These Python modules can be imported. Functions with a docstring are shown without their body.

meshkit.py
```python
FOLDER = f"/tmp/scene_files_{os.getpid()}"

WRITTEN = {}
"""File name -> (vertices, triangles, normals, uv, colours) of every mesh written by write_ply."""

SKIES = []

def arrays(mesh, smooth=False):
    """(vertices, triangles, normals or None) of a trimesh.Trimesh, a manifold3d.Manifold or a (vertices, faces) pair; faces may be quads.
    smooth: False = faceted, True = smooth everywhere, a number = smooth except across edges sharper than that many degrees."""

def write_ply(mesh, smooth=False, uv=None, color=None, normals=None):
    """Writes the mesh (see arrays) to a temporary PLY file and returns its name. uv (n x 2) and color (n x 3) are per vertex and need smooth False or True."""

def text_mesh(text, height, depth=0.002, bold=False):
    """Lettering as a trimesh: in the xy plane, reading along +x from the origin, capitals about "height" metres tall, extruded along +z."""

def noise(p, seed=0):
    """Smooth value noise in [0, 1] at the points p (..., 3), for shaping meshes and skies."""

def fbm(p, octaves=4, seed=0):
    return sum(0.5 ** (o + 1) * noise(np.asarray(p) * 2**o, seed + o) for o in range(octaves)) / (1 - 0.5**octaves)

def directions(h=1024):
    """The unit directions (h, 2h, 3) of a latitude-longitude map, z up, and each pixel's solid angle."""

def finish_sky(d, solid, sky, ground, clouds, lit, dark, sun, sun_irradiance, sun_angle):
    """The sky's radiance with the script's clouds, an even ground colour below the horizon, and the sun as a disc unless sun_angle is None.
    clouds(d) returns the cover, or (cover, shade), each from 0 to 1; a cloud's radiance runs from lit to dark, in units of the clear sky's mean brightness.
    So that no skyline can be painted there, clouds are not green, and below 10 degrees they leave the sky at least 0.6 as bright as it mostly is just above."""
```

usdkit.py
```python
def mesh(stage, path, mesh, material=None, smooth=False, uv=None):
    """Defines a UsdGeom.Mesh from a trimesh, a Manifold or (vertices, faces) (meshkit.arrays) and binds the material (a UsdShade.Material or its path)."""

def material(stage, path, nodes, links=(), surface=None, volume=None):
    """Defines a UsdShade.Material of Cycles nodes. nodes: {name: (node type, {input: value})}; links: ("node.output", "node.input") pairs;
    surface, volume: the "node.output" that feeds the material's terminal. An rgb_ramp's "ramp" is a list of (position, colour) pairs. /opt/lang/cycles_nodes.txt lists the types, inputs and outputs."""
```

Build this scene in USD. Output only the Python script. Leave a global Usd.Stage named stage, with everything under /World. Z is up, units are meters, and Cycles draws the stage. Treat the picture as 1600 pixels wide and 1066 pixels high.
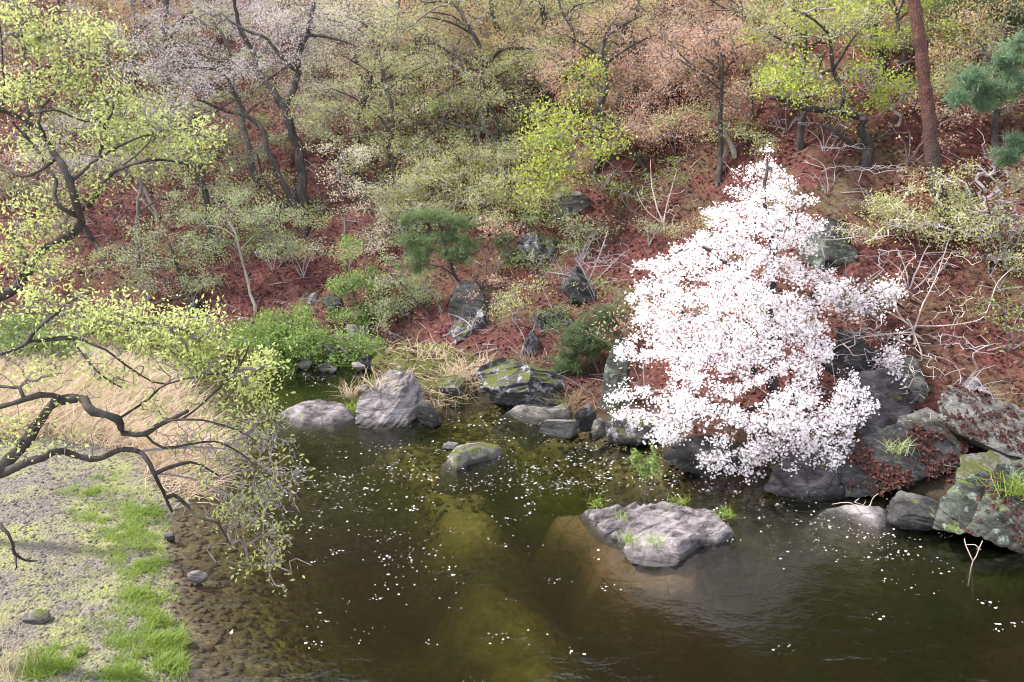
import math
import numpy as np
import trimesh, shapely
from pxr import Usd, UsdGeom, UsdLux, UsdShade, Gf, Sdf
import usdkit, meshkit

# ------------------------------------------------------------------ stage, camera, sky, sun
stage = Usd.Stage.CreateInMemory()
UsdGeom.SetStageUpAxis(stage, UsdGeom.Tokens.z)
UsdGeom.SetStageMetersPerUnit(stage, 1.0)
UsdGeom.Xform.Define(stage, '/World')
UsdGeom.Scope.Define(stage, '/World/Looks')

EXPOSURE = 1.85
SUN_EL, SUN_AZ = math.radians(50), math.atan2(-0.88, 0.10)      # from the left, across the stream
SUN_I, SUN_ANGLE, SKY = 0.68, 4.0, 0.14

CAM = np.array([0.0, 0.0, 6.0])
PITCH = math.radians(15)
F = 1331.0                                                          # focal length in photograph pixels
fw = np.array([0, math.cos(PITCH), -math.sin(PITCH)])
up = np.array([0, math.sin(PITCH), math.cos(PITCH)])
rt = np.array([1.0, 0, 0])
cam = UsdGeom.Camera.Define(stage, '/World/camera')
cam.AddTransformOp().Set(Gf.Matrix4d(*rt, 0, *up, 0, *(-fw), 0, *CAM, 1))
cam.CreateHorizontalApertureAttr(36.0)
cam.CreateVerticalApertureAttr(36.0 * 682 / 1024)
cam.CreateFocalLengthAttr(36.0 * F / 1600)
cam.CreateClippingRangeAttr(Gf.Vec2f(0.1, 500))
cam.CreateExposureAttr(EXPOSURE)

sky_mat = usdkit.material(stage, '/World/Looks/sky', {
    'sky': ('sky_texture', {'sky_type': 'single_scattering', 'sun_disc': False, 'sun_elevation': SUN_EL, 'sun_rotation': SUN_AZ, 'aerosol_density': 2.0}),
    'tc': ('texture_coordinate', {}),
    'map': ('mapping', {'scale': (1.6, 1.6, 3.2)}),
    'n': ('noise_texture', {'scale': 1.6, 'detail': 7.0, 'roughness': 0.6}),
    'r': ('rgb_ramp', {'ramp': [(0.0, (0.35, 0.35, 0.35)), (0.42, (0.5, 0.5, 0.5)), (0.62, (0.92, 0.92, 0.92)), (1.0, (0.95, 0.95, 0.95))]}),
    'm': ('mix', {'color2': (4.6, 4.75, 5.0)}),
    'bg': ('background_shader', {'strength': SKY}),
}, [('tc.generated', 'map.vector'), ('map.vector', 'n.vector'), ('n.fac', 'r.fac'), ('r.color', 'm.fac'), ('sky.color', 'm.color1'), ('m.color', 'bg.color')], surface='bg.background')
dome = UsdLux.DomeLight.Define(stage, '/World/sky')
UsdShade.MaterialBindingAPI.Apply(dome.GetPrim()).Bind(sky_mat)
dome.GetPrim().SetCustomDataByKey('kind', 'structure')

sun = UsdLux.DistantLight.Define(stage, '/World/sun')
sun.CreateNormalizeAttr(True)
sun.CreateIntensityAttr(SUN_I)
sun.CreateAngleAttr(SUN_ANGLE)
sun.CreateColorAttr(Gf.Vec3f(1.0, 0.95, 0.88))
sd = np.array([math.sin(SUN_AZ) * math.cos(SUN_EL), math.cos(SUN_AZ) * math.cos(SUN_EL), math.sin(SUN_EL)])
sx = np.cross([0, 0, 1.0], sd); sx /= np.linalg.norm(sx); sy = np.cross(sd, sx)
sun.AddTransformOp().Set(Gf.Matrix4d(*sx, 0, *sy, 0, *sd, 0, 0, 0, 60, 1))

# ------------------------------------------------------------------ naming helpers
_used = {}
def numbered(parent, name):
    k = (parent, name); n = _used.get(k, 0); _used[k] = n + 1
    return f'{parent}/{name}' if n == 0 else f'{parent}/{name}_{n:03d}'
def tag(prim, label=None, cat=None, group=None, kind=None):
    for key, val in (('label', label), ('category', cat), ('group', group), ('kind', kind)):
        if val: prim.SetCustomDataByKey(key, val)
def thing(name, label, cat, base=(0, 0, 0), group=None, kind=None):
    p = numbered('/World', name)
    x = UsdGeom.Xform.Define(stage, p)
    x.AddTranslateOp().Set(Gf.Vec3d(*map(float, base)))
    tag(x.GetPrim(), label, cat, group, kind)
    return p, np.asarray(base, float)
def part(th, name, mesh, mat, label=None, kind=None, smooth=False):
    path, base = th
    v, f = mesh
    p = numbered(path, name)
    m = usdkit.mesh(stage, p, (np.asarray(v) - base, f), mat, smooth=smooth)
    tag(m.GetPrim(), label, None, None, kind)
    return p, base
def solo(name, mesh, mat, label=None, cat=None, kind=None, smooth=False, group=None):
    p = numbered('/World', name)
    m = usdkit.mesh(stage, p, mesh, mat, smooth=smooth)
    tag(m.GetPrim(), label, cat, group, kind)
    return m

# ------------------------------------------------------------------ materials
L = '/World/Looks/'
def leaf_mat(name, stops, trans=0.35, rough=0.55):
    """Colour varies from leaf to leaf; some light passes through."""
    tr = [(p, tuple(min(1, c * 1.15) for c in col)) for p, col in stops]
    return usdkit.material(stage, L + name, {
        'g': ('geometry', {}), 'r': ('rgb_ramp', {'ramp': stops}), 'r2': ('rgb_ramp', {'ramp': tr}),
        'p': ('principled_bsdf', {'roughness': rough, 'specular_ior_level': 0.25}),
        't': ('translucent_bsdf', {}), 'mx': ('mix_closure', {'fac': trans})},
        [('g.random_per_island', 'r.fac'), ('g.random_per_island', 'r2.fac'), ('r.color', 'p.base_color'), ('r2.color', 't.color'),
         ('p.BSDF', 'mx.closure1'), ('t.BSDF', 'mx.closure2')], surface='mx.closure')
def noise_mat(name, stops, scale=6, detail=6, rough=0.9, bump=0.4, bscale=40, stretch=(1, 1, 1), bdist=0.02):
    return usdkit.material(stage, L + name, {
        'g': ('geometry', {}), 'mp': ('mapping', {'scale': stretch}),
        'n': ('noise_texture', {'scale': scale, 'detail': detail, 'roughness': 0.65}),
        'r': ('rgb_ramp', {'ramp': stops}),
        'nb': ('noise_texture', {'scale': bscale, 'detail': 5, 'roughness': 0.7}),
        'b': ('bump', {'strength': bump, 'distance': bdist}),
        'p': ('principled_bsdf', {'roughness': rough, 'specular_ior_level': 0.3})},
        [('g.position', 'mp.vector'), ('mp.vector', 'n.vector'), ('mp.vector', 'nb.vector'), ('n.fac', 'r.fac'), ('r.color', 'p.base_color'),
         ('nb.fac', 'b.height'), ('b.normal', 'p.normal')], surface='p.BSDF')
def rock_mat(name, stops, lichen=(0.5, 0.5, 0.48), lich_at=0.62, moss=(0.10, 0.12, 0.02), moss_at=0.62, rot=(0.4, 0.7, 0.3), stretch=(1, 1, 3), scale=2.2, wet=0.10):
    return usdkit.material(stage, L + name, {
        'g': ('geometry', {}), 'mp': ('mapping', {'scale': stretch, 'rotation': rot}),
        'n': ('noise_texture', {'scale': scale, 'detail': 9, 'roughness': 0.68, 'distortion': 0.5}),
        'r': ('rgb_ramp', {'ramp': stops}),
        'nl': ('noise_texture', {'scale': 5.0, 'detail': 6, 'roughness': 0.7}),
        'rl': ('rgb_ramp', {'ramp': [(lich_at, (0, 0, 0)), (lich_at + 0.06, (0.8, 0.8, 0.8))]}),
        'ml': ('mix', {'color2': lichen}),
        'nm': ('noise_texture', {'scale': 2.6, 'detail': 7, 'roughness': 0.7}),
        'sz': ('separate_xyz', {}), 'up': ('math', {'math_type': 'multiply_add', 'value2': 0.22, 'value3': 0.0}),
        'sum': ('math', {'math_type': 'add'}),
        'rm': ('rgb_ramp', {'ramp': [(moss_at, (0, 0, 0)), (moss_at + 0.07, (0.95, 0.95, 0.95))]}),
        'nmc': ('noise_texture', {'scale': 30.0, 'detail': 3}),
        'mc': ('mix', {'color1': tuple(c * 0.45 for c in moss), 'color2': tuple(c * 1.4 for c in moss)}),
        'mm': ('mix', {}),
        'crack': ('voronoi_texture', {'feature': 'distance_to_edge', 'scale': 1.1}),
        'rc': ('rgb_ramp', {'ramp': [(0.0, (0.35, 0.33, 0.32)), (0.03, (1, 1, 1))]}),
        'mcr': ('mix', {'mix_type': 'multiply', 'fac': 0.75}),
        'nsp': ('noise_texture', {'scale': 75.0, 'detail': 3, 'roughness': 0.7}), 'rsp': ('rgb_ramp', {'ramp': [(0.36, (0.45, 0.44, 0.43)), (0.52, (1, 1, 1)), (0.66, (1.0, 1.0, 1.0))]}), 'msp': ('mix', {'mix_type': 'multiply', 'fac': 0.7}),
        'cr2': ('voronoi_texture', {'feature': 'distance_to_edge', 'scale': 3.7, 'detail': 1.0}), 'rc2': ('rgb_ramp', {'ramp': [(0.0, (0.45, 0.43, 0.42)), (0.025, (1, 1, 1))]}), 'mcr2': ('mix', {'mix_type': 'multiply', 'fac': 0.6}),
        'pz': ('separate_xyz', {}),
        'rw': ('map_range', {'from_min': 0.02, 'from_max': wet, 'to_min': 0.30, 'to_max': 1.0, 'clamp': True}),
        'mw': ('mix', {'mix_type': 'multiply', 'fac': 1.0}),
        'cw': ('combine_color', {}),
        'nb': ('noise_texture', {'scale': 14, 'detail': 9, 'roughness': 0.75}),
        'b2': ('bump', {'strength': 0.55, 'distance': 0.12}),
        'b': ('bump', {'strength': 0.85, 'distance': 0.04}),
        'p': ('principled_bsdf', {'roughness': 0.78, 'specular_ior_level': 0.35})},
        [('g.position', 'mp.vector'), ('mp.vector', 'n.vector'), ('mp.vector', 'crack.vector'), ('n.fac', 'r.fac'), ('g.position', 'nl.vector'), ('nl.fac', 'rl.fac'), ('rl.color', 'ml.fac'), ('r.color', 'ml.color1'),
         ('crack.distance', 'rc.fac'), ('ml.color', 'mcr.color1'), ('rc.color', 'mcr.color2'),
         ('g.position', 'nm.vector'), ('g.normal', 'sz.vector'), ('sz.z', 'up.value1'), ('up.value', 'sum.value1'), ('nm.fac', 'sum.value2'), ('sum.value', 'rm.fac'),
         ('g.position', 'nmc.vector'), ('nmc.fac', 'mc.fac'), ('g.position', 'nsp.vector'), ('nsp.fac', 'rsp.fac'), ('mcr.color', 'mcr2.color1'), ('mp.vector', 'cr2.vector'), ('cr2.distance', 'rc2.fac'), ('rc2.color', 'mcr2.color2'), ('mcr2.color', 'msp.color1'), ('rsp.color', 'msp.color2'), ('rm.color', 'mm.fac'), ('msp.color', 'mm.color1'), ('mc.color', 'mm.color2'),
         ('g.position', 'pz.vector'), ('pz.z', 'rw.value'), ('rw.result', 'cw.r'), ('rw.result', 'cw.g'), ('rw.result', 'cw.b'), ('mm.color', 'mw.color1'), ('cw.color', 'mw.color2'),
         ('mw.color', 'p.base_color'), ('mp.vector', 'nb.vector'), ('nb.fac', 'b.height'), ('n.fac', 'b2.height'), ('b2.normal', 'b.normal'), ('b.normal', 'p.normal')], surface='p.BSDF')

M = {}
M['bark_dark'] = noise_mat('bark_dark', [(0.3, (0.018, 0.014, 0.013)), (0.6, (0.06, 0.05, 0.046)), (0.8, (0.14, 0.12, 0.11))], scale=7, stretch=(1, 1, 0.25), bump=0.8, bscale=22)
M['bark_mid'] = noise_mat('bark_mid', [(0.3, (0.04, 0.033, 0.03)), (0.6, (0.11, 0.095, 0.085)), (0.8, (0.2, 0.18, 0.165))], scale=7, stretch=(1, 1, 0.25), bump=0.8, bscale=22)
M['bark_pale'] = noise_mat('bark_pale', [(0.3, (0.14, 0.125, 0.10)), (0.6, (0.27, 0.25, 0.21)), (0.8, (0.38, 0.36, 0.31))], scale=7, stretch=(1, 1, 0.3), bump=0.5, bscale=22)
M['twig_pale'] = noise_mat('twig_pale', [(0.3, (0.32, 0.25, 0.22)), (0.7, (0.55, 0.47, 0.42))], scale=8, bump=0.2)
M['twig_grey'] = noise_mat('twig_grey', [(0.3, (0.16, 0.135, 0.14)), (0.7, (0.36, 0.31, 0.325))], scale=8, bump=0.2)
M['twig_brown'] = noise_mat('twig_brown', [(0.3, (0.09, 0.07, 0.067)), (0.7, (0.25, 0.205, 0.20))], scale=8, bump=0.2)
M['bark_pine'] = usdkit.material(stage, L + 'bark_pine', {
    'g': ('geometry', {}), 'mp': ('mapping', {'scale': (1, 1, 0.35)}), 'v': ('voronoi_texture', {'feature': 'distance_to_edge', 'scale': 26}),
    'n': ('noise_texture', {'scale': 9, 'detail': 6}), 'r': ('rgb_ramp', {'ramp': [(0.3, (0.04, 0.015, 0.011)), (0.7, (0.115, 0.040, 0.028))]}),
    'rv': ('rgb_ramp', {'ramp': [(0.0, (0.4, 0.38, 0.38)), (0.16, (1, 1, 1))]}), 'm': ('mix', {'mix_type': 'multiply', 'fac': 0.85}),
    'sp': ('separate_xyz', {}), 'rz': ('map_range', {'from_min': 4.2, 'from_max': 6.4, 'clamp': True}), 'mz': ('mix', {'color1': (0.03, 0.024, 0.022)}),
    'b': ('bump', {'strength': 0.9, 'distance': 0.03}), 'p': ('principled_bsdf', {'roughness': 0.9})},
    [('g.position', 'mp.vector'), ('mp.vector', 'v.vector'), ('g.position', 'n.vector'), ('n.fac', 'r.fac'), ('v.distance', 'rv.fac'), ('r.color', 'm.color1'), ('rv.color', 'm.color2'),
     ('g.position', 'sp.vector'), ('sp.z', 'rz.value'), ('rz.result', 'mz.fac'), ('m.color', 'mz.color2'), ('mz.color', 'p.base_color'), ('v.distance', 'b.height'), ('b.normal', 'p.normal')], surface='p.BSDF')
def tones(*cols): return list(zip(np.linspace(0, 1, len(cols)), cols))
M['lime'] = leaf_mat('leaf_lime', tones((0.36, 0.42, 0.08), (0.52, 0.58, 0.15), (0.62, 0.66, 0.22), (0.44, 0.50, 0.12)))
M['willow'] = leaf_mat('leaf_willow', tones((0.50, 0.56, 0.21), (0.67, 0.72, 0.32), (0.78, 0.81, 0.44), (0.60, 0.66, 0.28)), trans=0.45)
M['yellowgreen'] = leaf_mat('leaf_yellowgreen', tones((0.38, 0.39, 0.17), (0.54, 0.54, 0.27), (0.60, 0.58, 0.35), (0.44, 0.44, 0.20)))
M['cream'] = leaf_mat('leaf_cream', tones((0.56, 0.52, 0.38), (0.72, 0.68, 0.55), (0.78, 0.74, 0.64), (0.56, 0.55, 0.36)))
M['lilac'] = leaf_mat('leaf_lilac', tones((0.48, 0.43, 0.43), (0.66, 0.61, 0.60), (0.72, 0.67, 0.62), (0.56, 0.51, 0.51)))
M['orange'] = leaf_mat('leaf_orange', tones((0.50, 0.33, 0.24), (0.64, 0.47, 0.36), (0.68, 0.54, 0.40), (0.56, 0.49, 0.30)))
M['amber'] = leaf_mat('leaf_amber', tones((0.46, 0.35, 0.18), (0.56, 0.45, 0.26), (0.56, 0.50, 0.28), (0.48, 0.44, 0.20)))
M['green'] = leaf_mat('leaf_green', tones((0.184, 0.265, 0.069), (0.310, 0.414, 0.127), (0.437, 0.529, 0.196), (0.253, 0.345, 0.103)))
M['sage'] = leaf_mat('leaf_sage', tones((0.308, 0.352, 0.176), (0.462, 0.506, 0.275), (0.550, 0.572, 0.363), (0.374, 0.429, 0.220)))
M['needle'] = leaf_mat('needle', tones((0.14, 0.20, 0.08), (0.22, 0.30, 0.13), (0.32, 0.40, 0.20), (0.17, 0.25, 0.10)), trans=0.2)
M['needle_blue'] = leaf_mat('needle_blue', tones((0.14, 0.22, 0.12), (0.23, 0.32, 0.18), (0.34, 0.42, 0.26), (0.18, 0.26, 0.14)), trans=0.2)
M['needle_dull'] = leaf_mat('needle_dull', tones((0.10, 0.14, 0.06), (0.17, 0.21, 0.09), (0.22, 0.25, 0.12), (0.14, 0.17, 0.08)), trans=0.2)
M['blossom'] = leaf_mat('blossom', tones((0.84, 0.795, 0.81), (0.89, 0.86, 0.87), (0.90, 0.88, 0.885), (0.85, 0.79, 0.815)), trans=0.36)
M['azalea'] = leaf_mat('azalea', tones((0.55, 0.20, 0.42), (0.65, 0.32, 0.52)), trans=0.3)
M['petal'] = leaf_mat('petal', tones((0.80, 0.78, 0.78), (0.88, 0.86, 0.86)), trans=0.1)
M['litter_crimson'] = leaf_mat('litter_crimson', tones((0.06, 0.020, 0.025), (0.19, 0.050, 0.056), (0.30, 0.098, 0.098), (0.12, 0.038, 0.046), (0.46, 0.28, 0.27), (0.22, 0.062, 0.070), (0.14, 0.070, 0.068), (0.26, 0.082, 0.086)), trans=0.1, rough=0.6)
M['litter_red'] = leaf_mat('litter', tones((0.06, 0.021, 0.016), (0.22, 0.058, 0.038), (0.38, 0.115, 0.068), (0.13, 0.043, 0.034), (0.56, 0.31, 0.24), (0.28, 0.078, 0.050), (0.16, 0.075, 0.055), (0.33, 0.098, 0.062)), trans=0.1, rough=0.6)
M['grass'] = leaf_mat('grass_blade', tones((0.20, 0.28, 0.05), (0.33, 0.42, 0.08), (0.42, 0.49, 0.13), (0.26, 0.34, 0.06)))
M['straw'] = leaf_mat('straw', tones((0.50, 0.39, 0.28), (0.66, 0.55, 0.42), (0.74, 0.65, 0.52), (0.58, 0.48, 0.35)), trans=0.25)
M['straw_dark'] = leaf_mat('straw_dark', tones((0.26, 0.18, 0.11), (0.42, 0.31, 0.19), (0.52, 0.40, 0.26)), trans=0.2)
M['pebble'] = leaf_mat('pebble', tones((0.10, 0.085, 0.08), (0.20, 0.18, 0.165), (0.30, 0.27, 0.255), (0.16, 0.13, 0.115), (0.24, 0.20, 0.16)), trans=0.0, rough=0.8)
M['bed_stone'] = leaf_mat('bed_stone', tones((0.07, 0.05, 0.034), (0.14, 0.10, 0.066), (0.24, 0.18, 0.12), (0.11, 0.08, 0.05)), trans=0.0, rough=0.7)
lav = [(0.34, (0.030, 0.024, 0.025)), (0.44, (0.128, 0.109, 0.115)), (0.54, (0.246, 0.217, 0.221)), (0.66, (0.374, 0.340, 0.340))]
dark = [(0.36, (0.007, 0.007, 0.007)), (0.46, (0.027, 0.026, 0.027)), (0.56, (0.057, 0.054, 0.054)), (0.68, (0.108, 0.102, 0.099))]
pal = [(0.34, (0.029, 0.026, 0.023)), (0.45, (0.108, 0.099, 0.090)), (0.55, (0.194, 0.180, 0.166)), (0.68, (0.302, 0.284, 0.266))]
grn = [(0.36, (0.010, 0.011, 0.009)), (0.46, (0.034, 0.036, 0.030)), (0.56, (0.074, 0.081, 0.067)), (0.68, (0.136, 0.155, 0.130))]
brn = [(0.28, (0.20, 0.10, 0.05)), (0.5, (0.40, 0.23, 0.13)), (0.75, (0.52, 0.34, 0.22))]
M['rock_lav'] = rock_mat('rock_lavender', lav, lich_at=0.66, moss_at=0.86)
M['rock_island'] = rock_mat('rock_island', lav, lich_at=0.68, moss_at=0.88, rot=(0.2, 0.9, 0.75), stretch=(1, 1.2, 3.6))
M['rock_pale'] = rock_mat('rock_pale', pal, lich_at=0.64, moss_at=0.80, stretch=(1, 1, 3))
M['rock_mossy'] = rock_mat('rock_mossy', pal, lich_at=0.60, moss_at=0.64, moss=(0.09, 0.10, 0.018))
M['rock_bank'] = rock_mat('rock_bank', dark, lichen=(0.32, 0.30, 0.34), lich_at=0.52, moss_at=0.64, moss=(0.08, 0.09, 0.014), stretch=(1, 1, 2.5))
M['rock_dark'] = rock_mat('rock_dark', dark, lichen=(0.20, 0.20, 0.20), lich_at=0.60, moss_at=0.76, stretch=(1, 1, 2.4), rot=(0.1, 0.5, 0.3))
M['rock_green'] = rock_mat('rock_green', grn, lichen=(0.24, 0.29, 0.24), lich_at=0.56, moss_at=0.72, moss=(0.11, 0.15, 0.03), stretch=(1, 1, 2.4), rot=(0.2, 0.6, 0.2))
M['rock_brown'] = rock_mat('rock_brown', brn, lichen=(0.3, 0.25, 0.2), lich_at=0.7, moss_at=0.95)
M['rock_purple'] = rock_mat('rock_purple', [(0.36, (0.014, 0.011, 0.013)), (0.46, (0.05, 0.04, 0.045)), (0.56, (0.10, 0.085, 0.092)), (0.68, (0.18, 0.16, 0.17))], lich_at=0.62, moss_at=0.72, moss=(0.09, 0.10, 0.015), stretch=(1, 1, 2.4), rot=(0.3, 0.8, 0.2))
M['rock_hummock'] = rock_mat('rock_hummock', dark, lichen=(0.25, 0.24, 0.26), lich_at=0.56, moss_at=0.50, moss=(0.085, 0.088, 0.012), stretch=(1, 1, 2.5))
M['rock_slab'] = rock_mat('rock_slab', pal, lichen=(0.33, 0.36, 0.33), lich_at=0.58, moss_at=0.78, stretch=(1, 1, 3), rot=(0.1, 0.45, 0.3))
M['moss'] = noise_mat('moss', [(0.38, (0.02, 0.02, 0.006)), (0.48, (0.065, 0.07, 0.012)), (0.58, (0.13, 0.125, 0.03)), (0.7, (0.16, 0.12, 0.06))], scale=3.0, detail=8, bump=0.9, bscale=35, bdist=0.04)

# ------------------------------------------------------------------ terrain
far_shore = np.array([(40, -30), (22, -4), (14, 4.6), (10.8, 9.2), (8.4, 11.7), (6.5, 12.9), (4.8, 13.7), (2.7, 14.6), (1.3, 16.4), (-0.6, 18.5), (-3.3, 20.6), (-7, 22.4), (-14, 24.6), (-30, 28), (-60, 33)], float)
near_shore = np.array([(-60, 28), (-30, 27.4), (-12.5, 23.3), (-8.3, 19.4), (-6.5, 16.5), (-5.2, 13.9), (-5.05, 12.2), (-4.75, 10.7), (-4.2, 9.3), (-3.5, 8), (-3.1, 5), (-2.6, 0), (4, -20), (10, -30)], float)
river = shapely.Polygon(np.vstack([far_shore, near_shore]))
l_far, l_near = shapely.LineString(far_shore), shapely.LineString(near_shore)
shapely.prepare(river)
tongue = shapely.LineString([(-1.6, 16.2), (-0.9, 13.6), (-0.2, 11.0), (0.3, 9.0), (0.9, 7.2), (1.6, 5.4), (2, 3)])
def fbm2(x, y, s, o=4, seed=0):
    return meshkit.fbm(np.stack([x / s, y / s, np.zeros_like(x) + 0.37], -1), o, seed) - 0.5
def ss(a, b, t):
    t = np.clip((t - a) / (b - a), 0, 1); return t * t * (3 - 2 * t)
def side(x, y):
    wx, wy = x + 0.7 * fbm2(x, y, 1.3, 4, 31), y + 0.7 * fbm2(x, y, 1.3, 4, 47)
    x, y = wx, wy
    P = shapely.points(x, y)
    inside = shapely.contains_xy(river, x, y)
    df, dn = shapely.distance(P, l_far), shapely.distance(P, l_near)
    return inside, df, dn
def height(x, y, cls=False):
    x, y = np.asarray(x, float), np.asarray(y, float)
    inside, df, dn = side(x, y)
    hill = ~inside & (df < dn)
    bank = ~inside & ~hill
    # hillside: a short bank, then a steep rough slope
    rocky = ss(-1.0, 3.0, x) * (1 - ss(10, 14, x))
    b = 0.16 + 0.04 * rocky
    z1 = b * ss(0, 0.7, df) + 0.10 * np.minimum(df, 2.0) + 0.78 * np.maximum(df - 1.1 - 0.7 * rocky, 0) * (1 - 0.1 * ss(0, 30, df)) + 0.36 * np.maximum(df - 14, 0)
    z1 = z1 + ss(0.6, 5, df) * (2.2 * fbm2(x, y, 7.0, 3, 3) + 0.7 * fbm2(x, y, 1.9, 3, 9)) + ss(0.1, 1, df) * 0.30 * fbm2(x, y, 0.6, 2, 5)
    # gravel bank
    z2 = 0.10 * ss(0, 0.5, dn) + 0.055 * dn + 0.25 * ss(0.5, 2.5, dn) * fbm2(x, y, 1.7, 4, 2) + 0.06 * fbm2(x, y, 0.4, 2, 7) * ss(0, 0.4, dn) + 0.35 * np.maximum(dn - 9, 0)
    # stream bed
    t = shapely.distance(shapely.points(x, y), tongue)
    dep = np.minimum(np.minimum(0.04 + 0.30 * dn + 0.35 * np.maximum(dn - 1.0, 0), 0.02 + 0.75 * df), 1.75)
    up_s = ss(13.5, 17.5, y)                                           # shallower upstream
    dep = dep * (1 - 0.55 * up_s)
    dep = dep - np.minimum(1.1 * np.exp(-(t / (1.0 + 0.3 * ss(9, 5, y))) ** 2) * (0.75 + 0.7 * meshkit.noise(np.stack([x * 0.7, y * 0.7, x * 0], -1), 4)), np.maximum(dep - 0.40, 0))
    z3 = -np.maximum(dep + 0.35 * fbm2(x, y, 1.3, 4, 21) * ss(0.15, 0.6, dep), 0.02)
    z = np.where(hill, z1, np.where(bank, z2, z3))
    return (z, np.where(hill, 0, np.where(bank, 1, 2))) if cls else z

def ray(u, v):
    return fw + rt * (u - 800) / F - up * (v - 533) / F
def at(u, v, depth):
    return CAM + ray(u, v) * depth
def onz(u, v, z=0.0):
    r = ray(u, v); return CAM + r * ((z - CAM[2]) / r[2])
def ground(u, v):
    """Where the line of sight through a point of the picture meets the land or the water."""
    r = ray(u, v); t = np.arange(7.0, 70.0, 0.05)
    p = CAM + t[:, None] * r
    h = np.maximum(height(p[:, 0], p[:, 1]), 0.0)
    i = np.argmax(p[:, 2] <= h)
    return p[i] if p[i, 2] <= h[i] else p[-1]
def depth_of(p): return float(np.dot(np.asarray(p) - CAM, fw))
def drop(p):
    """The point brought down onto the land."""
    return np.array([p[0], p[1], float(height(np.array([p[0]]), np.array([p[1]]))[0])])

def spaced(a, b, step, inner):
    """Grid lines, close together inside inner = (lo, hi) and wider beyond."""
    lo, hi = inner
    mid = np.arange(lo, hi + 1e-9, step)
    out, s, q = [], step, hi
    while q < b: s *= 1.12; q += s; out.append(q)
    low, s, q = [], step, lo
    while q > a: s *= 1.12; q -= s; low.append(q)
    return np.array(low[::-1] + list(mid) + out)
gx, gy = spaced(-110, 110, 0.17, (-15, 16)), spaced(-25, 120, 0.17, (6, 42))
X, Y = np.meshgrid(gx, gy)
Z, C = height(X.ravel(), Y.ravel(), True)
V = np.stack([X.ravel(), Y.ravel(), Z], 1)
nx = len(gx)
i = (np.arange(len(gy) - 1)[:, None] * nx + np.arange(nx - 1)[None]).ravel()
T = np.vstack([np.stack([i, i + 1, i + nx + 1], 1), np.stack([i, i + nx + 1, i + nx], 1)])
zc = V[T][:, :, 2].mean(1); land = np.where((C[T] == 2).all(1), 2, np.where((C[T] == 0).any(1), 0, 1)); tc = np.where((C[T] == 0).any(1), 0, np.where(zc < 0.0, 2, land))
def sub(mask):
    f = T[mask]; u, inv = np.unique(f, return_inverse=True); return V[u], inv.reshape(-1, 3)
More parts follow.
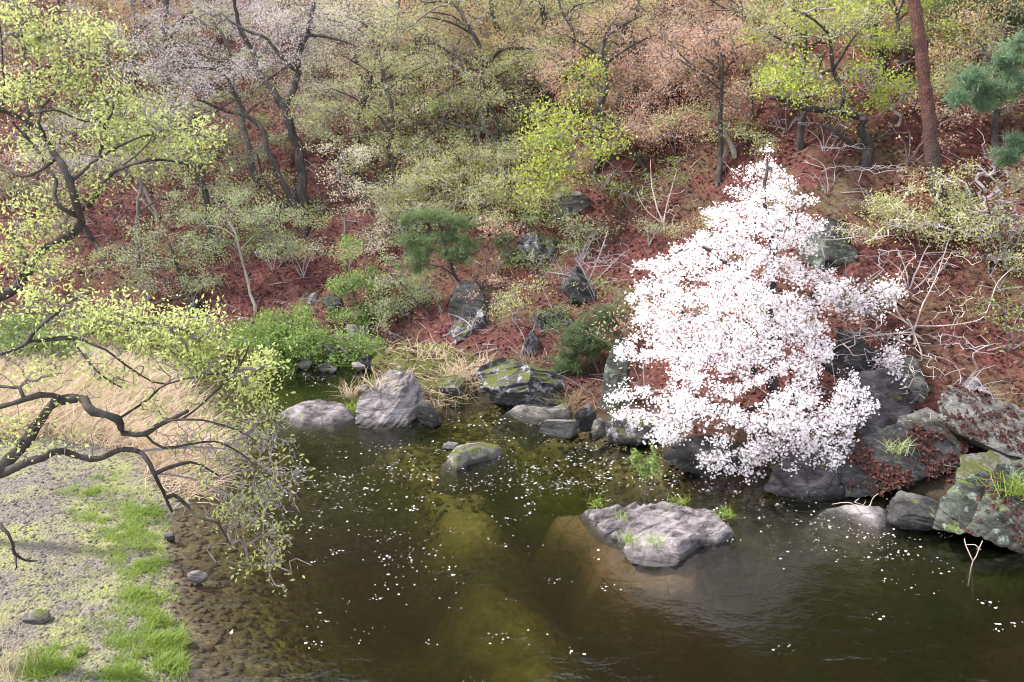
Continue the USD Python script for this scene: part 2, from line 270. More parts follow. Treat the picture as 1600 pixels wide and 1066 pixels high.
M['hill'] = usdkit.material(stage, L + 'leaf_litter_ground', {
    'g': ('geometry', {}), 'n': ('noise_texture', {'scale': 14, 'detail': 8, 'roughness': 0.75}),
    'r': ('rgb_ramp', {'ramp': [(0.3, (0.03, 0.013, 0.012)), (0.5, (0.11, 0.039, 0.034)), (0.65, (0.20, 0.075, 0.062)), (0.8, (0.28, 0.14, 0.11))]}),
    'n2': ('noise_texture', {'scale': 0.55, 'detail': 6, 'roughness': 0.65}), 'r2': ('rgb_ramp', {'ramp': [(0.5, (0, 0, 0)), (0.66, (0.8, 0.8, 0.8))]}),
    'n3': ('noise_texture', {'scale': 9, 'detail': 6}), 'r3': ('rgb_ramp', {'ramp': [(0.3, (0.05, 0.042, 0.022)), (0.6, (0.13, 0.11, 0.055)), (0.8, (0.22, 0.19, 0.11))]}),
    'm': ('mix', {}), 'sz': ('separate_xyz', {}), 'jz': ('math', {'math_type': 'multiply_add', 'value2': 0.9, 'value3': -0.45}), 'az': ('math', {'math_type': 'add'}),
    'rz': ('map_range', {'from_min': 0.10, 'from_max': 0.45, 'clamp': True}), 'mz': ('mix', {'color1': (0.055, 0.042, 0.026)}),
    'b': ('bump', {'strength': 0.9, 'distance': 0.08}), 'p': ('principled_bsdf', {'roughness': 0.95, 'specular_ior_level': 0.2})},
    [('g.position', 'n.vector'), ('g.position', 'n2.vector'), ('g.position', 'n3.vector'), ('n.fac', 'r.fac'), ('n2.fac', 'r2.fac'), ('n3.fac', 'r3.fac'), ('r2.color', 'm.fac'), ('r.color', 'm.color1'), ('r3.color', 'm.color2'),
     ('g.position', 'sz.vector'), ('n3.fac', 'jz.value1'), ('jz.value', 'az.value1'), ('sz.z', 'az.value2'), ('az.value', 'rz.value'), ('rz.result', 'mz.fac'), ('m.color', 'mz.color2'),
     ('mz.color', 'p.base_color'), ('n.fac', 'b.height'), ('b.normal', 'p.normal')], surface='p.BSDF')
M['gravel'] = usdkit.material(stage, L + 'gravel', {
    'g': ('geometry', {}), 'v': ('voronoi_texture', {'scale': 28}), 'n': ('noise_texture', {'scale': 60, 'detail': 4}),
    'r': ('rgb_ramp', {'ramp': [(0.0, (0.05, 0.041, 0.034)), (0.4, (0.11, 0.094, 0.081)), (1.0, (0.18, 0.158, 0.142))]}), 'bw': ('rgb_to_bw', {}),
    'n2': ('noise_texture', {'scale': 1.3, 'detail': 8, 'roughness': 0.7}), 'r2': ('rgb_ramp', {'ramp': [(0.44, (0, 0, 0)), (0.60, (0.75, 0.75, 0.75))]}),
    'r3': ('rgb_ramp', {'ramp': [(0.3, (0.12, 0.13, 0.035)), (0.7, (0.30, 0.31, 0.10))]}),
    'm': ('mix', {}), 'b': ('bump', {'strength': 0.8, 'distance': 0.03}), 'p': ('principled_bsdf', {'roughness': 0.9})},
    [('g.position', 'v.vector'), ('g.position', 'n.vector'), ('g.position', 'n2.vector'), ('v.color', 'bw.color'), ('bw.val', 'r.fac'), ('n2.fac', 'r2.fac'), ('n.fac', 'r3.fac'), ('r2.color', 'm.fac'), ('r.color', 'm.color1'), ('r3.color', 'm.color2'),
     ('m.color', 'p.base_color'), ('v.distance', 'b.height'), ('b.normal', 'p.normal')], surface='p.BSDF')
M['bed'] = usdkit.material(stage, L + 'stream_bed', {
    'g': ('geometry', {}), 'v': ('voronoi_texture', {'scale': 9}), 'n': ('noise_texture', {'scale': 2.5, 'detail': 9, 'roughness': 0.7}),
    'r': ('rgb_ramp', {'ramp': [(0.3, (0.09, 0.068, 0.036)), (0.5, (0.24, 0.19, 0.10)), (0.7, (0.38, 0.31, 0.17))]}),
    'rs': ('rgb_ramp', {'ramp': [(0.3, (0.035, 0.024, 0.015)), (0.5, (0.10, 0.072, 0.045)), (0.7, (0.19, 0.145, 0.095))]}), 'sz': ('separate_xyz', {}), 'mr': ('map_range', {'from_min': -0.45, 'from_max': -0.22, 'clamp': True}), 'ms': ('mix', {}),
    'b': ('bump', {'strength': 0.7, 'distance': 0.05}), 'p': ('principled_bsdf', {'roughness': 0.9})},
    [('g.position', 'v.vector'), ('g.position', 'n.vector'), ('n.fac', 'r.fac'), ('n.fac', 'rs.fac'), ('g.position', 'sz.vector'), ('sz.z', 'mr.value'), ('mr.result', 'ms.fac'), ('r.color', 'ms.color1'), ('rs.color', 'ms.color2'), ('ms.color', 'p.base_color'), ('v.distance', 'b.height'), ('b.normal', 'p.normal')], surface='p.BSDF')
solo('hillside', sub(tc == 0), M['hill'], kind='structure', smooth=True)
solo('gravel_bank', sub(tc == 1), M['gravel'], kind='structure', smooth=True)
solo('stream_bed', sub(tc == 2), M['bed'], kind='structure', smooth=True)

# water: a closed body with clear, slightly murky water in it
wp = river.buffer(0.9).intersection(shapely.box(-60, -25, 30, 60))
wm = trimesh.creation.extrude_polygon(wp, 3.2, engine='earcut'); wm.apply_translation([0, 0, -3.2])
M['water'] = usdkit.material(stage, L + 'water', {
    'g': ('geometry', {}), 'mp': ('mapping', {'scale': (1.0, 1.7, 1), 'rotation': (0, 0, 0.7)}),
    'n': ('noise_texture', {'scale': 2.6, 'detail': 4, 'roughness': 0.55, 'distortion': 0.6}), 'n2': ('noise_texture', {'scale': 11, 'detail': 3, 'roughness': 0.5}),
    'n3': ('noise_texture', {'scale': 0.35, 'detail': 3}), 'r3': ('rgb_ramp', {'ramp': [(0.40, (0.15, 0.15, 0.15)), (0.62, (1, 1, 1))]}), 'bw': ('rgb_to_bw', {}),
    'ad': ('math', {'math_type': 'multiply_add', 'value2': 0.25}), 'mu': ('math', {'math_type': 'multiply'}),
    'b': ('bump', {'strength': 0.34, 'distance': 0.05}),
    'f': ('fresnel', {'IOR': 1.38}), 't': ('transparent_bsdf', {'color': (1, 1, 1)}), 'gl': ('glossy_bsdf', {'color': (1, 1, 1), 'roughness': 0.02}), 'mx': ('mix_closure', {}),
    'vol': ('principled_volume', {'color': (0.008, 0.0095, 0.003), 'density': 4.0, 'absorption_color': (0.51, 0.535, 0.31), 'anisotropy': 0.2})},
    [('g.position', 'mp.vector'), ('mp.vector', 'n.vector'), ('mp.vector', 'n2.vector'), ('g.position', 'n3.vector'), ('n3.fac', 'r3.fac'), ('r3.color', 'bw.color'), ('n2.fac', 'ad.value1'), ('n.fac', 'ad.value3'), ('ad.value', 'mu.value1'), ('bw.val', 'mu.value2'),
     ('mu.value', 'b.height'), ('b.normal', 'f.normal') if False else ('b.normal', 'gl.normal'), ('f.fac', 'mx.fac'), ('t.BSDF', 'mx.closure1'), ('gl.BSDF', 'mx.closure2')], surface='mx.closure', volume='vol.volume')
solo('water', (np.array(wm.vertices), np.array(wm.faces)), M['water'], kind='structure')

# ------------------------------------------------------------------ mesh builders
class MB:
    def __init__(s): s.v, s.f, s.n = [], [], 0
    def add(s, v, f):
        s.v.append(np.asarray(v, float)); s.f.append(np.asarray(f, int) + s.n); s.n += len(v)
    def get(s): return np.vstack(s.v), np.vstack(s.f)
    @property
    def empty(s): return s.n == 0
def tube(mb, pts, r, sides=6, rough=0.0, rng=None):
    pts, r = np.asarray(pts, float), np.asarray(r, float)
    n = len(pts)
    if n < 2: return
    t = np.gradient(pts, axis=0); t /= np.maximum(np.linalg.norm(t, axis=1, keepdims=True), 1e-9)
    ref = np.array([0, 0, 1.0]) if abs(t[:, 2].mean()) < 0.8 else np.array([1.0, 0, 0])
    a = np.cross(t, ref); a /= np.maximum(np.linalg.norm(a, axis=1, keepdims=True), 1e-9); b = np.cross(t, a)
    th = np.arange(sides) / sides * 2 * np.pi
    R = r[:, None] * np.ones(sides)
    if rough and rng is not None: R = R * (1 + rough * rng.normal(size=R.shape))
    v = pts[:, None] + R[..., None] * (np.cos(th)[None, :, None] * a[:, None] + np.sin(th)[None, :, None] * b[:, None])
    v = np.vstack([v.reshape(-1, 3), pts[:1], pts[-1:]])
    i, j = np.meshgrid(np.arange(n - 1), np.arange(sides), indexing='ij'); i, j = i.ravel(), j.ravel(); k = (j + 1) % sides
    f = [np.stack([i * sides + j, i * sides + k, (i + 1) * sides + k], 1), np.stack([i * sides + j, (i + 1) * sides + k, (i + 1) * sides + j], 1)]
    j = np.arange(sides); k = (j + 1) % sides
    f += [np.stack([np.full(sides, n * sides + 1), (n - 1) * sides + j, (n - 1) * sides + k], 1), np.stack([np.full(sides, n * sides), k, j], 1)]
    mb.add(v, np.vstack(f))
def smooth_line(pts, step, rng=None, wob=0.0):
    """A polyline made denser and rounded, with a natural wobble."""
    p = np.asarray(pts, float)
    s = np.r_[0, np.cumsum(np.linalg.norm(np.diff(p, axis=0), axis=1))]
    n = max(3, int(s[-1] / step) + 1)
    q = np.linspace(0, s[-1], n)
    from scipy.interpolate import PchipInterpolator
    out = PchipInterpolator(s, p)(q)
    if rng is not None and wob:
        w = rng.normal(size=(n, 3)) * wob; w[0] = 0
        out = out + (w + np.roll(w, 1, 0)) / 2 * np.minimum(1, np.arange(n) / 2)[:, None]
    return out
def grow(limbs, targets, rng, step=0.25, tip=0.005, wob=0.14, expo=0.42, rmax=0.05):
    """Twigs from the limbs to every target, each joining the nearest wood that already stands. limbs: [(points, radii)]."""
    P = [l[0] for l in limbs]; nodes = np.vstack(P); N = len(nodes)
    cap = N + len(targets) * 14
    buf = np.empty((cap, 3)); buf[:N] = nodes
    par = np.full(cap, -1); cnt = np.zeros(cap)
    from scipy.spatial import cKDTree
    order = np.argsort(cKDTree(nodes).query(targets)[0])
    chains = []
    for k in order:
        t = targets[k]
        d = ((buf[:N] - t) ** 2).sum(1)
        d = d * (1 + 0.5 * (buf[:N, 2] > t[2] + 0.15))
        a = int(np.argmin(d)); A = buf[a]; dist = math.sqrt(((A - t) ** 2).sum())
        if dist < 0.02: continue
        n = int(min(10, max(2, math.ceil(dist / step))))
        s = np.linspace(0, 1, n + 1)[1:, None]
        w = rng.normal(size=3) * wob * dist; w[2] += 0.05 * dist
        pts = A + (t - A) * s + w * np.sin(np.pi * s) + rng.normal(size=(n, 3)) * 0.035 * dist / n * (s < 1)
        idx = np.arange(N, N + n); buf[idx] = pts; par[idx] = np.r_[a, idx[:-1]]; cnt[idx[-1]] += 1
        chains.append((a, idx)); N += n
        if N + 12 > cap: break
    for k in range(N - 1, -1, -1):
        if par[k] >= 0: cnt[par[k]] += cnt[k]
    rad = np.minimum(tip * np.maximum(cnt, 1) ** expo, rmax)
    mb = MB()
    for a, idx in chains:
        pts = np.vstack([buf[a], buf[idx]]); r = np.r_[rad[idx[0]], rad[idx]]
        tube(mb, pts, r, 3 if r[0] < 0.012 else 5)
    return mb, buf[:N]
LEAF = np.array([[0, 0, 0], [-0.5, 0.45, 0.12], [0, 1, -0.05], [0.5, 0.45, 0.12]]); LEAF_F = np.array([[0, 2, 1], [0, 3, 2]])
def frames(rng, n, dirs=None, upbias=0.0):
    y = rng.normal(size=(n, 3)) if dirs is None else dirs + rng.normal(size=(n, 3)) * 0.5
    y[:, 2] += upbias; y /= np.linalg.norm(y, axis=1, keepdims=True)
    z = rng.normal(size=(n, 3)); z[:, 2] += 0.8
    x = np.cross(y, z); x /= np.linalg.norm(x, axis=1, keepdims=True); z = np.cross(x, y)
    return x, y, z
def place(temp, faces, pos, x, y, z, sx, sy, sz=None):
    sz = sx if sz is None else sz
    v = pos[:, None] + temp[None, :, 0:1] * (x * sx[:, None])[:, None] + temp[None, :, 1:2] * (y * sy[:, None])[:, None] + temp[None, :, 2:3] * (z * sz[:, None])[:, None]
    f = faces[None] + (np.arange(len(pos)) * len(temp))[:, None, None]
    return v.reshape(-1, 3), f.reshape(-1, 3)
def leaves(targets, rng, per=6, size=0.07, aspect=0.45, spread=0.1, upbias=0.3):
    n = len(targets) * per
    c = np.repeat(targets, per, 0) + rng.normal(size=(n, 3)) * spread
    x, y, z = frames(rng, n, upbias=upbias)
    s = size * rng.uniform(0.6, 1.35, n)
    return place(LEAF, LEAF_F, c, x, y, z, s * aspect * 2 * 0.5, s)
a5 = np.arange(5) / 5 * 2 * np.pi
FLOWER = np.vstack([[0, 0, 0], np.stack([np.cos(a5), np.sin(a5), np.full(5, 0.35)], 1)]); FLOWER_F = np.array([[0, 1 + k, 1 + (k + 1) % 5] for k in range(5)])
def flowers(targets, rng, per=5, size=0.02, spread=0.06):
    n = len(targets) * per
    c = np.repeat(targets, per, 0) + rng.normal(size=(n, 3)) * spread
    x, y, z = frames(rng, n)
    s = size * rng.uniform(0.7, 1.3, n)
    return place(FLOWER, FLOWER_F, c, x, y, z, s, s)
NEEDLE = np.array([[-0.5, 0, 0], [0.5, 0, 0], [0, 1, 0]]); NEEDLE_F = np.array([[0, 1, 2]])
def needles(targets, rng, per=26, size=0.13, width=0.009, spread=0.05, upbias=0.5):
    n = len(targets) * per
    c = np.repeat(targets, per, 0) + rng.normal(size=(n, 3)) * spread
    x, y, z = frames(rng, n, upbias=upbias)
    return place(NEEDLE, NEEDLE_F, c, x, y, z, np.full(n, width), size * rng.uniform(0.7, 1.2, n))
BLADE = np.array([[-0.5, 0, 0], [0.5, 0, 0], [-0.36, 0.55, 0.1], [0.36, 0.55, 0.1], [0, 1, 0.42]]); BLADE_F = np.array([[0, 1, 3], [0, 3, 2], [2, 3, 4]])
def blades(pos, rng, length, width, lean=0.35, dirs=None, droop=1.0):
    n = len(pos)
    y = np.tile([0, 0, 1.0], (n, 1)) + rng.normal(size=(n, 3)) * lean * [1, 1, 0.2]
    if dirs is not None: y = y + dirs
    y /= np.linalg.norm(y, axis=1, keepdims=True)
    h = rng.normal(size=(n, 3)); x = np.cross(y, h); x /= np.linalg.norm(x, axis=1, keepdims=True); z = np.cross(x, y)
    z = np.where((z[:, 2:3] > 0), -z, z); x = np.cross(y, z)
    ln = length * rng.uniform(0.55, 1.25, n)
    return place(BLADE, BLADE_F, np.asarray(pos), x, y, z, np.full(n, width), ln, ln * droop)
def ellipsoid(rng, c, r, n, hollow=0.3):
    d = rng.normal(size=(n, 3)); d /= np.linalg.norm(d, axis=1, keepdims=True)
    return c + d * np.abs(rng.normal(0.55, 0.42, (n, 1))) * r
def weather(v, seed, rough, fine, step_k, ax=None):
    """Weathers a stone of about unit radius: hollows, beds that stand a little proud or back, streaks along the beds."""
    rng = np.random.default_rng(seed + 50)
    nrm = v / np.linalg.norm(v, axis=1, keepdims=True)
    if ax is None: ax = rng.normal(size=3) * 0.6; ax[2] += 1.2
    ax = np.asarray(ax, float) / np.linalg.norm(ax)
    v = v + nrm * (rough * 2.6 * (meshkit.fbm(v * 1.6 + seed, 4, seed) - 0.5))[:, None]
    lay = (v @ ax) * 4.5 + 1.6 * (meshkit.fbm(v * 1.3 + seed * 3, 3, seed + 4) - 0.5)          # beds of the stone, each a little proud or back
    k = np.floor(lay).astype(int); t = ss(0.78, 1.0, lay - k); tab = np.random.default_rng(seed + 9).normal(size=64)
    step = tab[(k + 32) % 64] * (1 - t) + tab[(k + 33) % 64] * t
    flat = v - (v @ ax)[:, None] * ax
    v = v + flat * (step * 0.030 * step_k)[:, None] - flat * (0.03 * np.exp(-((lay - k - 0.9) / 0.07) ** 2))[:, None]
    fold = v + 5.0 * (v @ ax)[:, None] * ax
    v = v + nrm * (fine * 2.4 * (meshkit.fbm(fold * 2.6 + seed, 5, seed + 1) - 0.5) + fine * 1.4 * (np.abs(meshkit.fbm(v * 4 + seed, 4, seed + 2) - 0.5) * -2))[:, None]
    return v
def stone(seed, size, rot=0.0, planes=13, sub=4, rough=0.07, tilt=(0, 0), fine=0.035, cut=(0.38, 0.78), blocky=0.0):
    """A broken stone: a ball cut by flat faces, then weathered along its layers. size: full width, depth, height."""
    rng = np.random.default_rng(seed)
    m = trimesh.creation.icosphere(subdivisions=sub)
    v = np.array(m.vertices)
    if blocky: v = np.sign(v) * np.abs(v) ** (1 - blocky)
    for _ in range(planes):
        n = rng.normal(size=3) * [1, 1, 0.8]; n /= np.linalg.norm(n); d = rng.uniform(*cut)
        e = v @ n - d
        v = v - np.where(e > 0, e * 0.98, 0)[:, None] * n
    v = weather(v, seed, rough, fine, 1.0 if sub > 3 else 0.5)
    lo, hi = v.min(0), v.max(0)
    v = (v - (lo + hi) / 2) / (hi - lo) * np.asarray(size)
    Rm = trimesh.transformations.euler_matrix(tilt[0], tilt[1], rot)[:3, :3]
    return v @ Rm.T, np.array(m.faces)

# ------------------------------------------------------------------ fallen leaves, pebbles, stones of the bed
rng = np.random.default_rng(11)
def scatter(n, x0, x1, y0, y1, keep):
    p = np.stack([rng.uniform(x0, x1, n), rng.uniform(y0, y1, n)], 1)
    z, c = height(p[:, 0], p[:, 1], True)
    m = keep(p, z, c); return np.column_stack([p, z])[m]
def in_view(p, pad=80):
    d = p - CAM; dep = d @ fw
    u, v = 800 + F * d[:, 0] / dep, 533 - F * (d @ up) / dep
    return (dep > 1) & (u > -pad) & (u < 1600 + pad) & (v > -pad) & (v < 1066 + pad)
P = scatter(420000, -26, 24, 7, 46, lambda p, z, c: (c == 0) & (z > 0.12))
P = P[in_view(P)]
dens = 0.25 + 1.6 * np.clip(meshkit.fbm(P * [0.6, 0.6, 0], 4, 77) - 0.36, 0, 1) / 0.3
P = P[rng.uniform(size=len(P)) < dens][:135000]
x, y, z = frames(rng, len(P)); z = rng.normal(size=(len(P), 3)) * 0.45; z[:, 2] += 1; z[:, 1] -= 0.45; z[:, 0] -= 0.3
z /= np.linalg.norm(z, axis=1, keepdims=True); y -= (y * z).sum(1, keepdims=True) * z; y /= np.linalg.norm(y, axis=1, keepdims=True); x = np.cross(y, z)
sl = 0.045 + 0.10 * rng.uniform(size=len(P)) ** 2
vf = place(np.array([[0, 0, 0], [-0.5, 0.5, 0.22], [0, 1, 0.1], [0.5, 0.5, 0.22]]), LEAF_F, P + [0, 0, 0.02], x, y, z, sl * 0.62, sl)
crim = P[:, 0] + 1.5 * rng.normal(size=len(P)) < -1.0
for mask, mt, lab in ((crim, 'litter_crimson', 'crimson brown fallen leaves carpeting the left part of the slope'), (~crim, 'litter_red', 'russet red fallen leaves carpeting the right part of the slope')):
    k4 = np.repeat(mask, 4); remap = np.cumsum(k4) - 1
    solo('fallen_leaves', (vf[0][k4], remap[vf[1][np.repeat(mask, 2)]]), M[mt], lab, 'fallen leaves', 'stuff')

P = scatter(60000, -26, 24, 9, 44, lambda p, z, c: (c == 0) & (z > 0.25)); P = P[in_view(P)][:3600]
mb_ = []
dirn = rng.normal(size=(len(P), 3)) * [1, 1, 0.35] + [0, 0.2, 0.28]; dirn /= np.linalg.norm(dirn, axis=1, keepdims=True)
ln = rng.uniform(0.15, 0.9, len(P)); sd_ = np.cross(dirn, [0, 0, 1.0]); sd_ /= np.linalg.norm(sd_, axis=1, keepdims=True); u3 = np.cross(sd_, dirn)
wd = rng.uniform(0.004, 0.010, len(P))
ST = np.array([[-0.5, 0, 0], [0.5, 0, 0], [0, 0, 0.8], [-0.3, 0.55, 0.9], [0.3, 0.55, 0.9], [0, 0.55, 1.6], [0.2, 1, 0.2]]); ST_F = np.array([[0, 1, 4], [0, 4, 3], [1, 2, 5], [1, 5, 4], [2, 0, 3], [2, 3, 5], [3, 4, 6], [4, 5, 6], [5, 3, 6]])
solo('fallen_twigs', place(ST, ST_F, P + [0, 0, 0.015], sd_, dirn, u3, wd * 2, ln, wd * 3), M['twig_grey'], 'thin grey dead twigs lying about in the leaf litter of the slope', 'twigs', 'stuff')

ICO = trimesh.creation.icosphere(subdivisions=1)
def pebbles(P, lo, hi, flat=0.55):
    n = len(P); x, y, z = frames(rng, n); z = np.tile([0, 0, 1.0], (n, 1)) + rng.normal(size=(n, 3)) * 0.2; z /= np.linalg.norm(z, axis=1, keepdims=True)
    y -= (y * z).sum(1, keepdims=True) * z; y /= np.linalg.norm(y, axis=1, keepdims=True); x = np.cross(y, z)
    s = lo + (hi - lo) * rng.uniform(size=n) ** 3
    T0 = np.array(ICO.vertices) * (1 + 0.15 * np.sign(np.sin(7 * np.array(ICO.vertices)[:, :1])))
    return place(T0, np.array(ICO.faces), P, x, y, z, s, s * rng.uniform(0.6, 1, n), s * flat)
P = scatter(42000, -14, -2.5, 6.5, 18, lambda p, z, c: (z > -0.02) & (c == 1)); P = P[in_view(P)][:13000]
solo('pebbles', pebbles(P, 0.005, 0.034), M['pebble'], 'small grey pebbles strewn over the gravel bank at left', 'pebbles', 'stuff')
P = scatter(70000, -12, 10, 6, 22, lambda p, z, c: (c == 2) & (z > -0.8) & (z < 0.0) & ((p[:, 0] < -1.2) | (p[:, 1] > 13))); P = P[in_view(P)][:11000]
solo('stream_stones', pebbles(P, 0.014, 0.085, 0.4), M['bed_stone'], 'brown stones lying under the shallow water along the gravel bank', 'stones', 'stuff', smooth=True)

# ------------------------------------------------------------------ rocks
def rock(name, label, box, mat, seed, z0=None, depth=0.8, rot=None, planes=13, sub=4, rough=0.07, tilt=(0, 0), sink=0.25, group=None, cut=(0.38, 0.78), blocky=0.0, fine=0.035, cat='rock', hfac=1.0, uv=None):
    """A rock that fills box = (u0, v0, u1, v1) of the photograph, standing on the water (z0 = 0) or on the land."""
    u0, v0, u1, v1 = box
    g = onz((u0 + u1) / 2, v1, z0) if z0 is not None else ground((u0 + u1) / 2, v1)
    d = depth_of(g); w = (u1 - u0) / F * d; dp = w * depth * 0.75
    phi = math.asin(-((g - CAM) / np.linalg.norm(g - CAM))[2])
    h = max(0.25 * w, ((v1 - v0) / F * d - 0.40 * dp * math.sin(phi)) / math.cos(phi)) * hfac
    full = h * (1 + sink)
    rot = (seed * 1.7) % 6.28 if rot is None else rot
    v, f = stone(seed, (1, 1, 1), rot, planes, sub, rough, tilt, fine, cut, blocky)
    lo, hi = v.min(0), v.max(0); v = (v - (lo + hi) / 2) / (hi - lo) * [w, dp, full]
    c = g + [0, dp * 0.36, 0]; c[2] = g[2] + h - full / 2
    th = thing(name, label, cat, (c[0], c[1], g[2]), group)
    part(th, 'stone', (v + c, f), mat, smooth=38)
    return th, c, (w, dp, h)

def mound(name, label, outline, z_of, mat, res=0.035, seed=1, skirt=0.8, slope=1.4, fold=0.10, cat='rock', base_z=-1.0):
    """A low rock with the outline (in picture points at the water line) of the photograph: it rises steeply inside and slopes away under water outside."""
    poly = shapely.Polygon([onz(u, v)[:2] for u, v in outline])
    shapely.prepare(poly)
    x0, y0, x1, y1 = poly.buffer(skirt).bounds
    gx, gy = np.arange(x0, x1, res), np.arange(y0, y1, res); X, Y = np.meshgrid(gx, gy); x, y = X.ravel(), Y.ravel()
    xw, yw = x + 0.22 * fbm2(x, y, 0.5, 4, seed), y + 0.22 * fbm2(x, y, 0.5, 4, seed + 5)
    ins = shapely.contains_xy(poly, xw, yw); d = shapely.distance(shapely.points(xw, yw), poly.exterior) * np.where(ins, 1, -1)
    z = z_of(x, y, d)
    lay = meshkit.fbm(np.stack([(x * 0.8 + y * 0.6) * 2.2, (y * 0.8 - x * 0.6) * 9, z * 0], -1), 5, seed) - 0.5
    z = z + fold * lay + 0.5 * fold * fbm2(x, y, 0.10, 3, seed + 2)
    keep = (d > -skirt)
    nx = len(gx); i = (np.arange(len(gy) - 1)[:, None] * nx + np.arange(nx - 1)).ravel()
    f = np.vstack([np.stack([i, i + 1, i + nx + 1], 1), np.stack([i, i + nx + 1, i + nx], 1)])
    f = f[keep[f].all(1)]; u, inv = np.unique(f, return_inverse=True)
    c = poly.centroid
    th = thing(name, label, cat, (c.x, c.y, 0))
    part(th, 'stone', (np.stack([x, y, z], 1)[u], inv.reshape(-1, 3)), mat, smooth=50)
    return th, poly

tops = {}
def hull_rock(name, label, d0, pts, mat, seed, edge=0.05, rough=0.05, fine=0.03, ax=None, cat='rock', smooth=32, squeeze=1.0):
    """A rock whose corners are given as picture points with their distance (u, v, metres behind d0)."""
    q = np.array([at(p[0], p[1], d0 + p[2] * (squeeze if p[2] < 1.15 else 1)) for p in pts])
    m = trimesh.convex.convex_hull(q)
    v, f = trimesh.remesh.subdivide_to_size(np.array(m.vertices), np.array(m.faces), edge, max_iter=12)
    mm = trimesh.Trimesh(v, f); mm.merge_vertices(); v, f = np.array(mm.vertices), np.array(mm.faces)
    c = (v.min(0) + v.max(0)) / 2; R = np.linalg.norm(v.max(0) - v.min(0)) / 3.0
    mm = trimesh.Trimesh(v, f, process=False); v = np.array(trimesh.smoothing.filter_laplacian(mm, 0.4, 2).vertices)
    v = c + weather((v - c) / R, seed, rough, fine, 0.8, ax) * R
    th = thing(name, label, cat, (c[0], c[1], v[:, 2].min()))
    part(th, 'stone', (v, f), mat, smooth=smooth)
    tops[label] = (v, f)
    return th, c

# the tall boulder and its neighbours
d0 = depth_of(onz(600, 664)); bd0 = d0
big_th, bc = hull_rock('boulder', 'tall pale grey boulder with a leaning ridged face standing in the stream', d0, [(556, 668, 0.05), (600, 674, -0.1), (640, 664, 0.05), (664, 640, 0.5), (556, 640, 0.1), (562, 615, 0.2), (588, 592, 0.35), (612, 576, 0.55), (645, 578, 0.7), (662, 602, 0.75), (630, 600, 0.25), (600, 690, 1.2), (650, 680, 1.3), (570, 680, 0.9)], M['rock_lav'], 5, 0.035, 0.06, 0.05, (-0.6, -0.3, 0.8))
pb = at(624, 576, bd0 + 0.6)
v, f = stone(9, (0.13, 0.11, 0.09), sub=2)
th = thing('stone', 'small pinkish stone perched on the top of the tall boulder', 'stone', pb); part(th, 'body', (v + pb, f), M['rock_lav'], smooth=40)
rock('rock', 'dark wedge shaped rock leaning at the right foot of the tall boulder', (646, 624, 690, 668), M['rock_dark'], 14, z0=0, depth=0.9, rot=0.8, tilt=(0, 0.35))
rock('rock', 'small pale rock just behind the left shoulder of the tall boulder', (553, 600, 580, 614), M['rock_pale'], 17, z0=0)
def ledge(h, steep=2.2): return lambda x, y, d: np.where(d > 0, np.minimum(h, d * steep), np.maximum(d * 1.5, -1.9)) - 0.01
mound('rock_ledge', 'long low grey ledge running left from the tall boulder', [(432, 652), (470, 640), (500, 634), (545, 640), (558, 655), (520, 664), (470, 663)], ledge(0.20, 1.2), M['rock_lav'], seed=3, fold=0.10)
mound('rock', 'low mossy topped rock alone in midstream right of the tall boulder', [(694, 724), (712, 713), (745, 706), (785, 705), (794, 712), (765, 720), (740, 726), (712, 736)], lambda x, y, d: np.where(d > 0, np.minimum(0.20, d * 2.0) + 0.06 * np.sin(6 * x), np.maximum(d * 2.2, -1.9)) - 0.01, M['rock_mossy'], seed=8, fold=0.13)
rock('rock', 'small flat pale rock touching the left end of the mossy midstream rock', (690, 692, 720, 704), M['rock_pale'], 19, z0=0)
fr = np.random.default_rng(3); ic = onz(1030, 822); facets = [(ic[0] + fr.uniform(-1.0, 1.0), ic[1] + fr.uniform(-0.5, 0.5), fr.uniform(0.20, 0.30), fr.normal() * 0.20, fr.normal() * 0.22) for _ in range(11)]
def island_top(x, y, d):
    top = np.min([h + gx * (x - a) + gy * (y - b) for a, b, h, gx, gy in facets], 0)
    top = np.minimum(top, 0.24 + 0.25 * (top - 0.24))
    top = np.maximum(top, 0.07 + 0.10 * ss(-0.8, 0.1, x - ic[0]))
    return np.where(d > 0, np.minimum(top, d * 2.2), np.maximum(d * 3.0, -1.9)) - 0.01
isl_th, isl = mound('rock_island', 'broad purple grey striped rock island in the foreground pool', [(906, 800), (930, 798), (975, 796), (1045, 801), (1105, 806), (1130, 820), (1147, 838), (1120, 851), (1085, 856), (1062, 876), (1020, 868), (985, 852), (945, 838), (925, 820)], island_top, M['rock_island'], seed=4, fold=0.17, res=0.022, skirt=0.9)
d0 = depth_of(onz(1015, 884))
hull_rock('rock', 'smaller pale slab against the near side of the striped rock island', d0, [(974, 862, 0.2), (978, 846, 0.4), (1010, 840, 0.5), (1050, 850, 0.45), (1068, 868, 0.2), (1060, 884, 0.0), (1020, 886, -0.02), (985, 880, 0.05), (1010, 905, 0.6), (1060, 905, 0.5)], M['rock_island'], 22, 0.022, 0.03, 0.03)
mound('sunken_rock', 'brown sunken shelf of rock under the water around the striped island', [(866, 790), (905, 783), (955, 790), (1000, 850), (1080, 862), (1100, 866), (1090, 900), (1060, 908), (1000, 898), (940, 880), (915, 840), (880, 815)], lambda x, y, d: np.where(d > 0, -0.07 - 0.14 * np.exp(-d * 5), np.maximum(-0.22 + d * 2.2 + 0.15 * fbm2(x, y, 0.5, 3, 6), -2.2)) - 0.03, M['rock_brown'], seed=12, fold=0.07)
